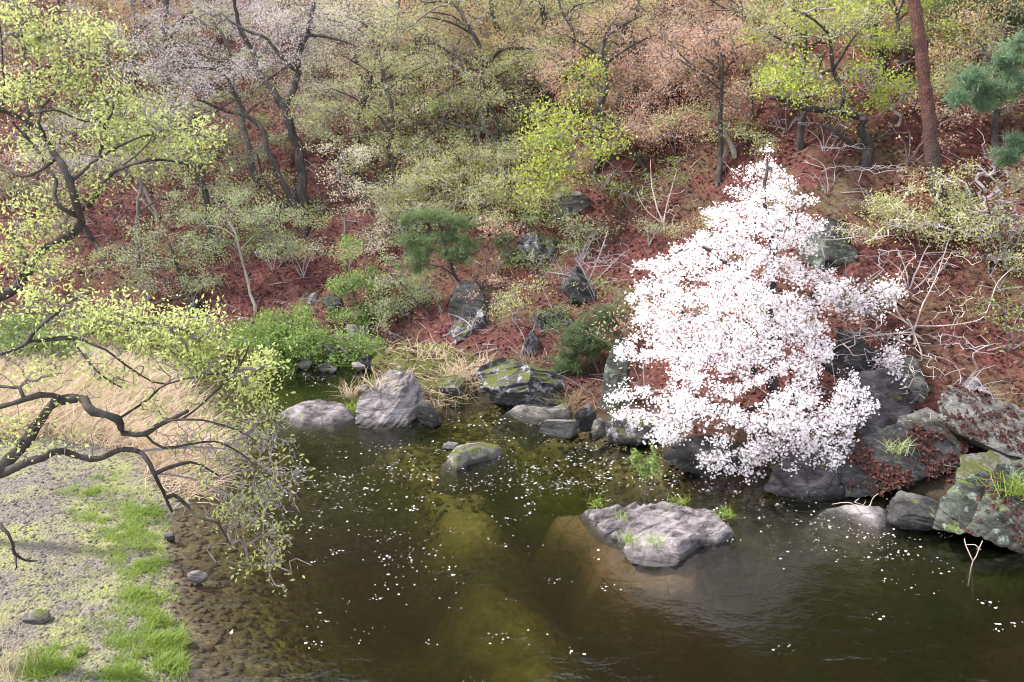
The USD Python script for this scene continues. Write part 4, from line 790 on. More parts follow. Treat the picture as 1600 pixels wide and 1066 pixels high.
# the wooded slope
late = []
S = [
 dict(name='oak_tree', label='dark double trunked tree forking high on the left slope', base=(483, 366), bark='bark_dark', leaf='lilac', per=7, size=0.06,
  limbs=[([(480, 364), (471, 300), (466, 233), (453, 200), (448, 170), (455, 147), (463, 115), (468, 83), (480, 50), (492, 5)], 17, 8), ([(476, 355), (443, 286), (420, 240), (407, 196), (377, 180), (355, 173), (333, 165), (308, 155)], 11, 4), ([(448, 170), (430, 145), (403, 110), (395, 80), (370, 30), (366, -10)], 12, 5), ([(407, 196), (380, 172), (367, 147), (347, 113), (310, 106), (275, 110)], 7, 3), ([(463, 115), (440, 90), (415, 60), (380, 45), (345, 20)], 7, 3), ([(480, 50), (520, 60), (560, 75)], 6, 2)],
  blobs=[(300, 60, 85, 30, 150, 1), (400, 40, 80, 35, 130, 1), (270, 95, 60, 22, 110), (470, 40, 70, 40, 90), (330, 110, 50, 14, 60), (430, 100, 60, 20, 60), (230, 110, 40, 14, 60)]),
 dict(name='tree', label='leaning dark trunk with cream flecked crown behind the double trunked tree', base=(487, 140), limbs=[([(487, 136), (480, 95), (471, 65), (457, 40), (440, 0)], 15, 9), ([(471, 65), (490, 35), (530, 20)], 7, 3)], leaf='lilac', blobs=[(440, 10, 60, 25, 70), (500, 20, 60, 25, 90)]),
 dict(name='tree', label='cream white flowering tree arching over the upper left slope', base=(575, 262), bark='bark_mid', limbs=[([(576, 258), (573, 195), (565, 130), (550, 60), (540, 0)], 9, 5), ([(573, 195), (540, 165), (510, 145), (490, 140)], 5, 2), ([(565, 130), (600, 80), (640, 40)], 5, 2)], leaf='cream',
  blobs=[(515, 140, 55, 18, 130), (500, 165, 45, 14, 100), (560, 100, 60, 20, 130), (560, 50, 70, 25, 150), (620, 70, 60, 25, 110), (495, 205, 30, 12, 60), (540, 15, 70, 20, 110)], per=8),
 dict(name='tree', label='yellow green tree whose long bare limb arches left across mid slope', base=(777, 235), bark='bark_mid', limbs=[([(778, 232), (762, 207), (752, 170), (735, 130), (705, 100)], 12, 5), ([(762, 207), (720, 197), (690, 190), (660, 191), (627, 201), (580, 208), (527, 221)], 8, 4), ([(752, 170), (790, 130), (820, 110)], 6, 2.5), ([(690, 190), (640, 235), (590, 262)], 3.5, 2)], leaf='yellowgreen',
  blobs=[(640, 160, 80, 22, 150), (700, 125, 70, 25, 150), (760, 150, 60, 22, 130), (610, 235, 60, 10, 80), (690, 225, 60, 12, 90), (560, 190, 50, 14, 60), (790, 110, 50, 22, 90)], per=8),
 dict(name='tree', label='yellow green tree with layered sprays below the arching limb', base=(770, 300), bark='bark_mid', limbs=[([(772, 300), (768, 255), (755, 240), (745, 205)], 6, 3), ([(768, 255), (720, 240), (690, 243), (660, 262)], 3.5, 2), ([(768, 270), (735, 268), (735, 290)], 3, 2)], leaf='yellowgreen', twig='twig_grey',
  blobs=[(700, 240, 60, 8, 90), (660, 262, 45, 7, 70), (740, 265, 50, 8, 80), (690, 285, 55, 9, 90), (650, 305, 50, 8, 80), (780, 230, 40, 10, 60), (800, 262, 40, 9, 60)], per=8, size=0.06),
 dict(name='tree', label='tree leaning left with dark trunk and amber leaf haze near the top centre', base=(865, 166), limbs=[([(864, 164), (836, 130), (810, 107), (790, 72), (772, 30), (765, -10)], 13, 7), ([(836, 130), (800, 125), (760, 118)], 5, 2), ([(790, 72), (830, 45), (850, 10)], 5, 2)], leaf='amber', blobs=[(740, 60, 70, 25, 150), (800, 35, 70, 25, 140), (700, 30, 60, 25, 120), (840, 75, 45, 20, 80), (770, 95, 60, 15, 90)]),
 dict(name='tree', label='straight dark trunk rising beside the left leaning tree', base=(856, 160), limbs=[([(856, 158), (855, 110), (853, 57), (846, 0), (842, -40)], 11, 9), ([(853, 57), (880, 30), (900, 5)], 4, 2)], leaf='yellowgreen', blobs=[(880, 40, 60, 30, 120), (850, 5, 60, 20, 90), (900, 80, 45, 18, 80)]),
 dict(name='tree', label='brown slanting trunk under green haze right of the straight dark trunk', base=(902, 100), bark='bark_pine', limbs=[([(901, 98), (880, 62), (863, 43), (850, 0)], 13, 9)], leaf='yellowgreen', blobs=[(900, 20, 60, 20, 100), (930, 50, 40, 18, 70)]),
 dict(name='tree', label='short dark trunk amid salmon leaves at the top right of centre', base=(944, 52), limbs=[([(944, 50), (938, 5), (934, -30)], 12, 10), ([(938, 5), (970, -10), (1000, 0)], 5, 3)], leaf='orange', blobs=[(970, 20, 55, 20, 120), (920, 5, 50, 18, 80), (1010, 35, 50, 18, 90)]),
 dict(name='tree', label='salmon leaved tree with twin dark stems right of top centre', base=(1035, 70), limbs=[([(1036, 72), (1030, 50), (1025, 15), (1015, -20)], 9, 7), ([(1036, 60), (1060, 20), (1070, -15)], 8, 5)], leaf='orange', blobs=[(1000, 60, 60, 20, 120), (1060, 60, 50, 20, 110), (1040, 25, 60, 20, 90), (960, 85, 45, 14, 80)]),
 dict(name='tree', label='low salmon leaved tree spreading over red leaf litter left of the pale pole', base=(1020, 180), bark='bark_mid', limbs=[([(1020, 182), (1008, 160), (995, 130), (990, 105)], 5, 3), ([(1010, 165), (960, 150), (930, 130)], 4, 2), ([(1005, 155), (1050, 130), (1075, 110)], 4, 2)], leaf='orange', blobs=[(950, 125, 55, 14, 110), (1000, 110, 60, 16, 130), (1060, 125, 50, 14, 100), (920, 150, 40, 9, 60), (1000, 150, 70, 10, 90)]),
 dict(name='tree', label='second low salmon leaved tree lower down beside the leaning lime tree', base=(1075, 232), bark='bark_mid', limbs=[([(1078, 228), (1062, 210), (1045, 195)], 5, 3), ([(1062, 210), (1090, 195), (1110, 188)], 3, 2)], leaf='orange', blobs=[(1040, 195, 60, 10, 110), (1090, 190, 45, 10, 80), (1000, 205, 50, 8, 70), (1060, 215, 70, 8, 70)]),
 dict(name='tree', label='thin pale leaning trunk with salmon leaves in the upper right centre', base=(1147, 250), bark='bark_pale', limbs=[([(1147, 248), (1130, 200), (1113, 160), (1100, 133), (1083, 108), (1060, 90)], 8, 4), ([(1100, 133), (1110, 90), (1112, 40)], 4, 2), ([(1130, 200), (1150, 170), (1168, 140)], 3, 2)], leaf='orange', blobs=[(1110, 80, 60, 25, 130), (1150, 110, 45, 20, 90), (1130, 160, 50, 14, 70), (1160, 50, 50, 25, 90)]),
 dict(name='tree', label='leaning dark tree with bright lime leaves in the middle of the slope', base=(1012, 278), limbs=[([(1012, 276), (987, 233), (967, 197), (947, 180), (930, 160)], 8, 4), ([(967, 197), (930, 205), (890, 215), (865, 230)], 4, 2), ([(947, 180), (905, 160), (905, 120)], 4, 2)], leaf='lime', blobs=[(870, 195, 42, 22, 75, -1), (925, 170, 42, 20, 70), (850, 240, 40, 16, 60, -1), (890, 230, 45, 14, 60, -1), (955, 205, 25, 20, 35), (915, 115, 28, 16, 40), (845, 270, 45, 12, 55, -1), (875, 290, 28, 12, 30, -1)], per=4, size=0.09, spread=0.16),
 dict(name='tree', label='gnarled dark tree with a long crooked limb left of the red pine', base=(1353, 258), limbs=[([(1352, 257), (1355, 227), (1343, 200), (1347, 187), (1330, 180), (1300, 173), (1260, 170), (1240, 160), (1203, 152)], 19, 6), ([(1325, 178), (1317, 160), (1318, 140), (1303, 110), (1297, 67), (1290, 47), (1270, 30), (1240, 15)], 9, 3), ([(1355, 227), (1380, 212), (1403, 197)], 5, 2), ([(1350, 238), (1330, 226), (1310, 210), (1285, 195)], 8, 4), ([(1303, 110), (1320, 80), (1350, 40), (1385, 5)], 5, 2), ([(1303, 110), (1285, 115), (1275, 122), (1290, 80)], 5, 2)], leaf='lime',
  blobs=[(1230, 30, 45, 25, 50), (1290, 20, 50, 22, 50), (1340, 30, 45, 25, 45), (1215, 100, 35, 25, 40), (1240, 130, 50, 12, 40), (1340, 130, 50, 20, 55), (1380, 140, 40, 18, 45), (1290, 150, 50, 15, 40), (1380, 60, 30, 20, 25), (1210, 140, 25, 10, 20)], per=5, size=0.078, spread=0.13, twig='twig_grey'),
 dict(name='tree', label='stout dark trunk standing behind the gnarled tree', base=(1376, 122), limbs=[([(1375, 118), (1368, 70), (1360, 30), (1350, -20)], 21, 16)], leaf='lime', blobs=[(1350, 10, 50, 15, 25), (1400, 20, 40, 15, 20)], size=0.08),
 dict(name='tree', label='pale bush of cream leaves right of the red pine trunk', base=(1492, 160), bark='bark_mid', limbs=[([(1492, 158), (1500, 120), (1510, 80)], 5, 2)], leaf='amber', blobs=[(1505, 90, 35, 22, 60), (1490, 120, 35, 15, 50)], cat='bush'),
 dict(name='tree', label='pale lime bush with twigs hanging in front of the red pine base', base=(1478, 392), bark='bark_dark', limbs=[([(1478, 390), (1470, 345), (1455, 310)], 5, 2), ([(1474, 370), (1430, 330), (1400, 325)], 3, 2), ([(1474, 365), (1500, 340), (1520, 345)], 3, 2)], leaf='yellowgreen', twig='twig_pale', blobs=[(1390, 335, 45, 16, 50), (1430, 315, 45, 15, 55), (1480, 330, 40, 20, 45), (1380, 365, 40, 12, 35), (1520, 320, 40, 20, 45), (1440, 355, 45, 15, 40)], cat='bush', size=0.06, per=6),
 dict(name='sapling', label='pale stemmed sapling with flat green sprays on the lower left slope', base=(400, 492), bark='bark_pale', limbs=[([(399, 488), (390, 450), (383, 423), (376, 395), (370, 370), (357, 348)], 6, 3), ([(376, 395), (395, 370), (415, 355)], 2.5, 1.5), ([(370, 370), (340, 355), (320, 352)], 2.5, 1.5)], leaf='sage', blobs=[(360, 330, 60, 8, 54), (330, 350, 45, 7, 36), (395, 350, 45, 7, 36), (420, 385, 40, 7, 30), (330, 385, 35, 7, 24), (380, 310, 50, 6, 36)], cat='tree'),
 dict(name='tree', label='small dark crooked tree with flat green sprays near the left foot of the slope', base=(297, 476), limbs=[([(297, 474), (283, 443), (277, 415), (270, 400), (262, 380)], 8, 4), ([(290, 460), (262, 470), (245, 474)], 4, 2), ([(277, 415), (235, 395), (215, 385)], 3, 2)], leaf='sage', blobs=[(260, 365, 50, 10, 48), (220, 395, 45, 8, 36), (310, 395, 45, 8, 36), (270, 425, 55, 7, 36), (330, 440, 40, 7, 30), (240, 450, 40, 7, 24)]),
 dict(name='tree', label='dark slender trunk slanting upward behind the willow near the left edge', base=(162, 408), limbs=[([(161, 405), (143, 370), (130, 348), (118, 300), (100, 250)], 8, 4), ([(143, 370), (120, 372), (97, 376)], 3, 1.5)], leaf='lilac', blobs=[(70, 250, 60, 20, 60), (130, 220, 60, 20, 60)]),
 dict(name='tree', label='pale grey twin stems leaning left on the upper left slope', base=(250, 346), bark='bark_pale', limbs=[([(248, 344), (233, 310), (207, 262), (195, 230)], 6, 3.5), ([(246, 340), (228, 318), (205, 288)], 4, 2)], leaf='lilac', blobs=[(200, 210, 60, 20, 60), (170, 240, 45, 15, 40)]),
 dict(name='tree', label='dark thin leaning trunk in crimson litter left of the double trunked tree', base=(324, 304), limbs=[([(323, 302), (305, 270), (287, 240), (275, 205), (270, 175)], 7, 3.5)], leaf='lilac', blobs=[(260, 160, 55, 18, 80), (220, 170, 45, 16, 60), (300, 200, 40, 12, 30)]),
 dict(name='tree', label='short dark stem under green sprays between sapling and double trunked tree', base=(442, 345), limbs=[([(442, 344), (430, 310), (415, 285), (402, 240)], 6, 3)], leaf='sage', blobs=[(430, 335, 50, 8, 30), (400, 400, 60, 8, 36)]),
 dict(name='tree', label='thin tree with white flecked sprays at mid slope left of the small pine', base=(541, 425), bark='bark_mid', limbs=[([(541, 424), (539, 370), (538, 330), (535, 300), (530, 270)], 6, 3), ([(538, 330), (570, 310), (600, 300)], 2.5, 1.5)], leaf='cream', blobs=[(560, 290, 40, 16, 80), (595, 330, 40, 10, 60), (610, 355, 40, 14, 70), (535, 250, 35, 14, 60), (590, 385, 40, 12, 60)], size=0.055),
 dict(name='tree', label='olive twigged small tree above the small spreading pine', base=(745, 345), bark='bark_mid', limbs=[([(746, 343), (738, 315), (725, 300)], 4, 2)], leaf='yellowgreen', blobs=[(700, 320, 60, 8, 80), (640, 325, 55, 8, 60), (740, 300, 50, 8, 60)], twig='twig_grey', size=0.055),
 dict(name='tree', label='yellow green bushy tree just left of the pale rock block', base=(832, 352), bark='bark_mid', limbs=[([(832, 350), (826, 320), (815, 295)], 5, 2.5), ([(826, 320), (850, 300), (862, 290)], 3, 1.5)], leaf='yellowgreen', blobs=[(805, 290, 50, 14, 90), (840, 310, 45, 12, 70), (790, 330, 45, 14, 70), (830, 355, 55, 12, 70)]),
 dict(name='tree', label='amber tree at the top edge between centre and left', base=(640, 130), limbs=[([(640, 128), (650, 80), (645, 30), (650, -10)], 8, 5), ([(650, 80), (690, 40), (720, 10)], 4, 2)], leaf='amber', blobs=[(640, 30, 60, 25, 110), (690, 15, 60, 18, 90), (600, 20, 50, 20, 80)]),
 dict(name='tree', label='brown leaved tree at the top left corner behind the willow', base=(150, 160), bark='bark_mid', limbs=[([(150, 158), (160, 100), (155, 40), (160, 0)], 8, 5)], leaf='amber', blobs=[(170, 50, 70, 35, 130), (90, 60, 60, 35, 90), (230, 30, 60, 25, 100), (30, 40, 50, 30, 60)]),
 dict(name='tree', label='olive haze tree at the top edge right of centre', base=(1190, 110), bark='bark_mid', limbs=[([(1190, 108), (1185, 60), (1190, 10)], 7, 4)], leaf='yellowgreen', blobs=[(1180, 20, 50, 25, 80), (1120, 15, 55, 20, 70), (1080, 5, 50, 14, 50)]),
 dict(name='bush', label='light green round bush below the white flecked thin tree', base=(560, 512), bark='bark_mid', limbs=[([(560, 510), (556, 480), (550, 450)], 4, 2), ([(556, 490), (575, 460), (585, 430)], 3, 1.5)], leaf='green', blobs=[(555, 430, 26, 30, 90), (575, 460, 25, 28, 70), (545, 480, 22, 22, 50)], cat='bush', per=8, size=0.07),
 dict(name='bush', label='pale olive bush left of the cracked outcrop', base=(640, 505), bark='bark_mid', limbs=[([(640, 503), (632, 470), (625, 440)], 4, 2), ([(632, 475), (655, 450), (668, 435)], 3, 1.5)], leaf='sage', blobs=[(620, 445, 35, 24, 66), (650, 460, 35, 26, 60), (600, 475, 25, 20, 30)], cat='bush', per=8, size=0.06),
 dict(name='bush', label='leafy mid green bush spreading over the water on the far bank', base=(468, 570), bark='bark_mid', limbs=[([(468, 568), (462, 535), (455, 510)], 5, 2), ([(466, 555), (500, 535), (530, 530)], 3, 1.5), ([(466, 555), (430, 540), (405, 535)], 3, 1.5)], leaf='green', blobs=[(445, 530, 45, 26, 140), (420, 552, 35, 16, 80), (480, 535, 40, 22, 110), (520, 548, 40, 16, 90), (440, 505, 22, 12, 40), (550, 556, 25, 12, 40)], cat='bush', per=9, size=0.085),
]
for k, q in enumerate(S):
    q = dict(q); nm, lab, ba, li, bl, lf = (q.pop(x) for x in ('name', 'label', 'base', 'limbs', 'blobs', 'leaf')); ct = q.pop('cat', 'tree')
    tree('bush' if ct == 'bush' else nm, lab, ct, ba, li, bl, lf, seed=k, **q)

# slim forest trees standing farther up the slope
FOREST = [(40, 230, 240, 'lilac'), (110, 165, 200, 'amber'), (205, 130, 170, 'lilac'), (265, 185, 220, 'lilac'), (350, 120, 160, 'lilac'), (400, 300, 260, 'sage'), (545, 300, 260, 'cream'), (520, 60, 110, 'cream'), (600, 190, 230, 'cream'), (630, 330, 250, 'yellowgreen'),
          (665, 90, 130, 'amber'), (690, 210, 230, 'yellowgreen'), (730, 70, 110, 'amber'), (800, 240, 250, 'yellowgreen'), (815, 80, 120, 'yellowgreen'), (905, 190, 220, 'yellowgreen'), (930, 270, 230, 'orange'), (965, 90, 130, 'orange'), (990, 160, 190, 'amber'), (1060, 150, 190, 'orange'),
          (1090, 70, 110, 'yellowgreen'), (1120, 290, 230, 'orange'), (1175, 190, 220, 'orange'), (1215, 90, 130, 'yellowgreen'), (1250, 235, 190, 'yellowgreen'), (1420, 130, 170, 'lime'), (1530, 130, 170, 'amber'), (1555, 240, 210, 'yellowgreen'), (340, 400, 220, 'sage'), (215, 420, 230, 'sage')]
WORDS = {'lilac': 'pale lilac grey', 'amber': 'amber leaved', 'sage': 'sage green', 'cream': 'cream flecked', 'yellowgreen': 'yellow green', 'orange': 'salmon leaved', 'lime': 'lime leaved'}
for k, (u, v, h, leaf) in enumerate(FOREST):
    r = np.random.default_rng(900 + k); lean = r.normal() * 0.16 * h
    tr = [(u + lean * t + r.normal() * 0.03 * h * (t > 0), v - h * t) for t in (0, 0.2, 0.4, 0.6, 0.8, 1.0)]
    w = r.uniform(7, 13) * (h / 200) ** 0.5; li, bl = [(tr, w, w * 0.4)], []
    for j in range(6):
        t = r.uniform(0.3, 0.95); sgn = -1 if j % 2 else 1; p = (u + lean * t, v - h * t); L_ = h * r.uniform(0.2, 0.42)
        li.append(([p, (p[0] + sgn * L_ * 0.5, p[1] - L_ * r.uniform(0.25, 0.5)), (p[0] + sgn * L_, p[1] - L_ * r.uniform(0.3, 0.8))], w * 0.4, w * 0.15))
        bl.append((p[0] + sgn * L_ * 0.85, p[1] - L_ * 0.5, h * 0.2, h * 0.07, 34, r.normal() * 0.5))
    bl.append((tr[-1][0], tr[-1][1], h * 0.22, h * 0.09, 44))
    TH = tree('tree', None, 'tree', (u, v), li, bl, leaf, ['bark_dark', 'bark_dark', 'bark_mid'][k % 3], seed=400 + k, per=7, size=0.058)
    late.append((TH[0][0], (u, v), f'slim {WORDS[leaf]} forest tree rooted'))

tree('bush', 'pale green bush at the left edge beside the far channel', 'bush', (10, 575), [([(10, 573), (14, 540), (20, 510)], 5, 2), ([(12, 560), (-20, 535), (-45, 525)], 3, 1.5), ([(12, 560), (50, 540), (75, 530)], 3, 1.5)], [(0, 525, 50, 20, 110), (50, 540, 40, 18, 80), (-60, 535, 50, 20, 60), (95, 545, 30, 14, 50)], 'green', 'bark_mid', seed=351, per=8, size=0.07)
# pines
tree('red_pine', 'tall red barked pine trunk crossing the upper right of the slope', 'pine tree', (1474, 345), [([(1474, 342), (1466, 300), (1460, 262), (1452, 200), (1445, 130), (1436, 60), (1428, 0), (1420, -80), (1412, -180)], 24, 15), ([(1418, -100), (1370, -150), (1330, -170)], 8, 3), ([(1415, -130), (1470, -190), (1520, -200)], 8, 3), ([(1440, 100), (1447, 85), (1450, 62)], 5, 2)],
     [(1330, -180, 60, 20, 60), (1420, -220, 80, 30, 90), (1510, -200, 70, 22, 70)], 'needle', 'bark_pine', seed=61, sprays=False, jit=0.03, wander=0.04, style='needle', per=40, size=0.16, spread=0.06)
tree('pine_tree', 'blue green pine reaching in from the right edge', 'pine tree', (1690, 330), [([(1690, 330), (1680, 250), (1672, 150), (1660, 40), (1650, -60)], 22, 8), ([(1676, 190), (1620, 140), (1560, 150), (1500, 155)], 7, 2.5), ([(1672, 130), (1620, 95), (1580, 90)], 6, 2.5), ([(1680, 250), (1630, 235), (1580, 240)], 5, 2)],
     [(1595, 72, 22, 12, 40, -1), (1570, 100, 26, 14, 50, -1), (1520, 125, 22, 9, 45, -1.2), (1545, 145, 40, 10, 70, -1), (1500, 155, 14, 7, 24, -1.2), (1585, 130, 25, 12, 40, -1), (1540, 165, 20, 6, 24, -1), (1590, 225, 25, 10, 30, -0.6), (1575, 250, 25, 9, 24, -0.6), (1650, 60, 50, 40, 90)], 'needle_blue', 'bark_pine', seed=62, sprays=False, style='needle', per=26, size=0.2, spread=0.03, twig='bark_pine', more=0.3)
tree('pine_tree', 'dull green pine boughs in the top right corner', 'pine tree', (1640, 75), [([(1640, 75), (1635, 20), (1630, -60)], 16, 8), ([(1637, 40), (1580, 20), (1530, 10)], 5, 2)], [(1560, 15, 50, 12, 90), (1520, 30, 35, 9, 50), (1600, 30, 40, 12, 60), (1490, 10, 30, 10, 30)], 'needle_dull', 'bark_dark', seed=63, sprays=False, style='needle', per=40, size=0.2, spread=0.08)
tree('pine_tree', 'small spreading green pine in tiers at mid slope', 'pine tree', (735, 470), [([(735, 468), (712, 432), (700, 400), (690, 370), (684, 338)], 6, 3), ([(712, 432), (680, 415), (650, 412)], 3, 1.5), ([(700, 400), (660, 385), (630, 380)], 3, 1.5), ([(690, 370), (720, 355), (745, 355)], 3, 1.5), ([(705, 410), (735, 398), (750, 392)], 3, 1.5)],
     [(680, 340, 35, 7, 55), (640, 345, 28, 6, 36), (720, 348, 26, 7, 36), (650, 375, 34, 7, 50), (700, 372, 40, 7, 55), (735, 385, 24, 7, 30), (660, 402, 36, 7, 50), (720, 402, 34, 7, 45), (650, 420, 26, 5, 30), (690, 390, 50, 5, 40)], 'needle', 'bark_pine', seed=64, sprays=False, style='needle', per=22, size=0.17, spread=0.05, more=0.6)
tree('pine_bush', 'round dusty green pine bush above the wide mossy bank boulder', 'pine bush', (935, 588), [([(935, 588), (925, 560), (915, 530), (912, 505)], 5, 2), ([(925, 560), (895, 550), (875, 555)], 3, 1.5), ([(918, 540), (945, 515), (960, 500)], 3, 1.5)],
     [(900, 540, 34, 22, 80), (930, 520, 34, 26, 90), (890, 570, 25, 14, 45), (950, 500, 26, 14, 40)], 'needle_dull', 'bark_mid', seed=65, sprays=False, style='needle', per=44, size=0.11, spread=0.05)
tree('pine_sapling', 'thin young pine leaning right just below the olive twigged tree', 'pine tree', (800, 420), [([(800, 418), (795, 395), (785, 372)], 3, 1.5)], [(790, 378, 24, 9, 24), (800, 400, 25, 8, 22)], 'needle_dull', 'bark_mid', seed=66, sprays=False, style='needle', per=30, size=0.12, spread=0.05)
tree('fallen_branch', 'bare dark branch slanting down to the outcrop right of the pale olive bush', 'branch', (670, 505), [([(672, 503), (650, 470), (625, 440), (610, 428)], 4, 2)], [(615, 430, 14, 8, 8)], 'sage', 'bark_dark', seed=67, per=2)

# bare shrubs
def bare(label, base, limbs, blobs, seed, twig='twig_pale', **k):
    return tree('bare_shrub', label, 'shrub', base, limbs, blobs, 'sage', twig, twig, seed=seed, style='none', sprays=False, tip=0.0036, wob=0.22, expo=0.35, **k)
bare('bare white stemmed shrub fanning out above the dark hollowed boulder', (1432, 540), [
    ([(1430, 538), (1425, 515), (1418, 500)], 5.0, 2.9), ([(1425, 515), (1440, 480), (1455, 450), (1470, 415), (1480, 380)], 2.9, 1.1), ([(1420, 505), (1400, 480), (1405, 440), (1430, 400)], 2.9, 1.1), ([(1425, 515), (1360, 525), (1310, 540), (1295, 555)], 2.9, 1.1),
    ([(1425, 515), (1440, 560), (1450, 600), (1445, 640)], 2.5, 1.1), ([(1430, 520), (1470, 560), (1485, 590), (1500, 600)], 2.5, 1.1), ([(1425, 515), (1380, 570), (1370, 610), (1400, 665)], 2.5, 1.1), ([(1440, 510), (1530, 500), (1560, 440), (1598, 410)], 2.2, 0.9), ([(1440, 530), (1500, 545), (1555, 515)], 2.2, 0.9), ([(1425, 510), (1350, 480), (1320, 510)], 2.2, 0.9)],
    [(1450, 440, 60, 50, 60, -0.3), (1360, 520, 60, 40, 60, -0.6), (1430, 590, 60, 45, 55, -0.8), (1390, 630, 30, 30, 20, -0.8), (1500, 480, 50, 45, 40, -0.3)], 71)
bare('grey bare shrub spreading over the dark split rock', (925, 458), [([(925, 456), (915, 430), (900, 405)], 4, 2), ([(922, 445), (885, 430), (855, 425)], 3, 1.5), ([(922, 445), (955, 415), (975, 395)], 3, 1.5), ([(918, 440), (940, 390), (950, 360)], 3, 1.5)], [(890, 425, 50, 22, 90), (950, 400, 45, 25, 80), (915, 395, 40, 20, 60)], 72, 'twig_grey')
bare('grey bare shrub in front of the cracked outcrop', (735, 525), [([(735, 523), (742, 500), (755, 480)], 3, 1.5), ([(738, 510), (715, 495), (700, 490)], 2.5, 1.2)], [(740, 500, 38, 16, 70), (715, 505, 25, 12, 40)], 73, 'twig_grey')
bare('upright pale bare stems left of the blossom tree top', (1038, 362), [([(1038, 360), (1025, 320), (1018, 285), (1016, 250)], 3, 1.2), ([(1036, 350), (1045, 310), (1058, 265)], 2.5, 1), ([(1034, 345), (1012, 330), (995, 300)], 2.5, 1)], [(1020, 310, 35, 35, 50), (1050, 330, 25, 25, 30)], 74)
bare('small bare shrub with pale curved stems right of the cracked outcrop', (822, 545), [([(822, 543), (815, 520), (800, 500)], 2.5, 1.2), ([(820, 535), (835, 510), (842, 480)], 2.5, 1.2)], [(815, 500, 30, 25, 40)], 75, 'twig_grey')
bare('brown brushy shrub on the bank left of the mossy hummock', (565, 545), [([(565, 543), (562, 525), (558, 510)], 3, 1.5)], [(562, 525, 24, 16, 70)], 76, 'twig_brown')
bare('driftwood twigs poking from the water by the flat purple rock', (1345, 805), [([(1345, 803), (1362, 785), (1372, 772)], 2.5, 1.2), ([(1345, 803), (1325, 785), (1300, 788)], 2, 1), ([(1350, 796), (1375, 800), (1392, 812)], 2, 1)], [(1350, 788, 28, 10, 8)], 77)
bare('forked pale twig rising from the shallow water near the right edge', (1518, 885), [([(1518, 884), (1528, 862), (1535, 845)], 2.5, 1.2), ([(1526, 868), (1512, 858), (1507, 842)], 2, 1)], [(1525, 858, 10, 8, 4)], 78)
# azalea at the right edge
tree('azalea_bush', 'twiggy bush dotted with magenta flowers at the right edge', 'bush', (1580, 420), [([(1580, 418), (1575, 370), (1570, 320)], 4, 2), ([(1577, 385), (1550, 340), (1540, 300)], 3, 1.5)], [(1560, 320, 40, 50, 60), (1590, 350, 40, 40, 50), (1550, 250, 40, 40, 40)], 'azalea', 'bark_mid', 'twig_grey', seed=81, sprays=False, style='flower', per=1, size=0.024, leafless=0.6, more=0)
tree('bush', 'pale leaved twiggy bush among the magenta flowers at the right edge', 'bush', (1545, 430), [([(1545, 428), (1540, 380), (1545, 330)], 4, 2)], [(1545, 340, 45, 40, 70), (1580, 300, 40, 40, 60), (1530, 390, 40, 30, 50), (1590, 400, 30, 30, 40)], 'yellowgreen', 'bark_mid', 'twig_grey', seed=82, per=5, size=0.055)
# sprig on the island
tree('sprig', 'slim green leafy sprig standing on the striped rock island', 'plant', (1008, 784), [([(1008, 786), (1010, 755), (1016, 725), (1018, 705)], 2, 0.8), ([(1008, 780), (1000, 740), (992, 705)], 1.6, 0.8), ([(1008, 782), (1000, 765), (985, 735), (980, 720)], 1.4, 0.7), ([(1010, 770), (1022, 740), (1022, 715)], 1.4, 0.7)],
     [(995, 715, 9, 13, 26), (1002, 735, 8, 10, 16), (1018, 725, 6, 20, 22)], 'green', 'bark_mid', 'twig_brown', seed=91, sprays=False, per=4, size=0.06, spread=0.02, base_d=depth_of(onz(1008, 790)), step=0.08, tip=0.002, jit=0.03)

# undergrowth: a few kinds of small twiggy bush, many of each on the slope
stage.CreateClassPrim('/World/undergrowth_kinds')
kinds = []
for k, (leaf, twig, lab, grp) in enumerate([('sage', 'twig_grey', 'low sage green bush', 'low sage green bushes on the slope'), ('yellowgreen', 'twig_brown', 'low yellow green twiggy bush', 'low yellow green bushes on the slope'), ('none', 'twig_grey', 'low leafless grey bush', 'low leafless bushes on the slope'), ('green', 'twig_brown', 'low dark green leafy bush', 'low dark green bushes on the slope'), ('orange', 'twig_brown', 'low coppery leaved bush', 'low coppery bushes on the slope')]):
    r = np.random.default_rng(500 + k)
    L3 = []
    for j in range(5):
        a = r.uniform(0, 6.28); e = np.array([math.cos(a) * 0.5, math.sin(a) * 0.5, r.uniform(0.5, 1.0)])
        line = smooth_line([np.array([0, 0, -0.1]), e * 0.5 + r.normal(size=3) * 0.08, e], 0.15, r, 0.02); L3.append((line, np.linspace(0.016, 0.006, len(line))))
    T = np.vstack([ellipsoid(r, np.array([r.normal() * 0.4, r.normal() * 0.4, r.uniform(0.35, 1.35)]), np.array([0.6, 0.6, 0.12]), 22) for _ in range(6)])
    mb, _n = grow(L3, T, r, 0.15, 0.003, 0.07, rmax=0.012)
    for l in L3: tube(mb, l[0], l[1], 5)
    kinds.append((leaf, mb.get(), None if leaf == 'none' else leaves(T, r, 6, 0.065, 0.5, 0.11), twig, lab, grp))
proto = {}
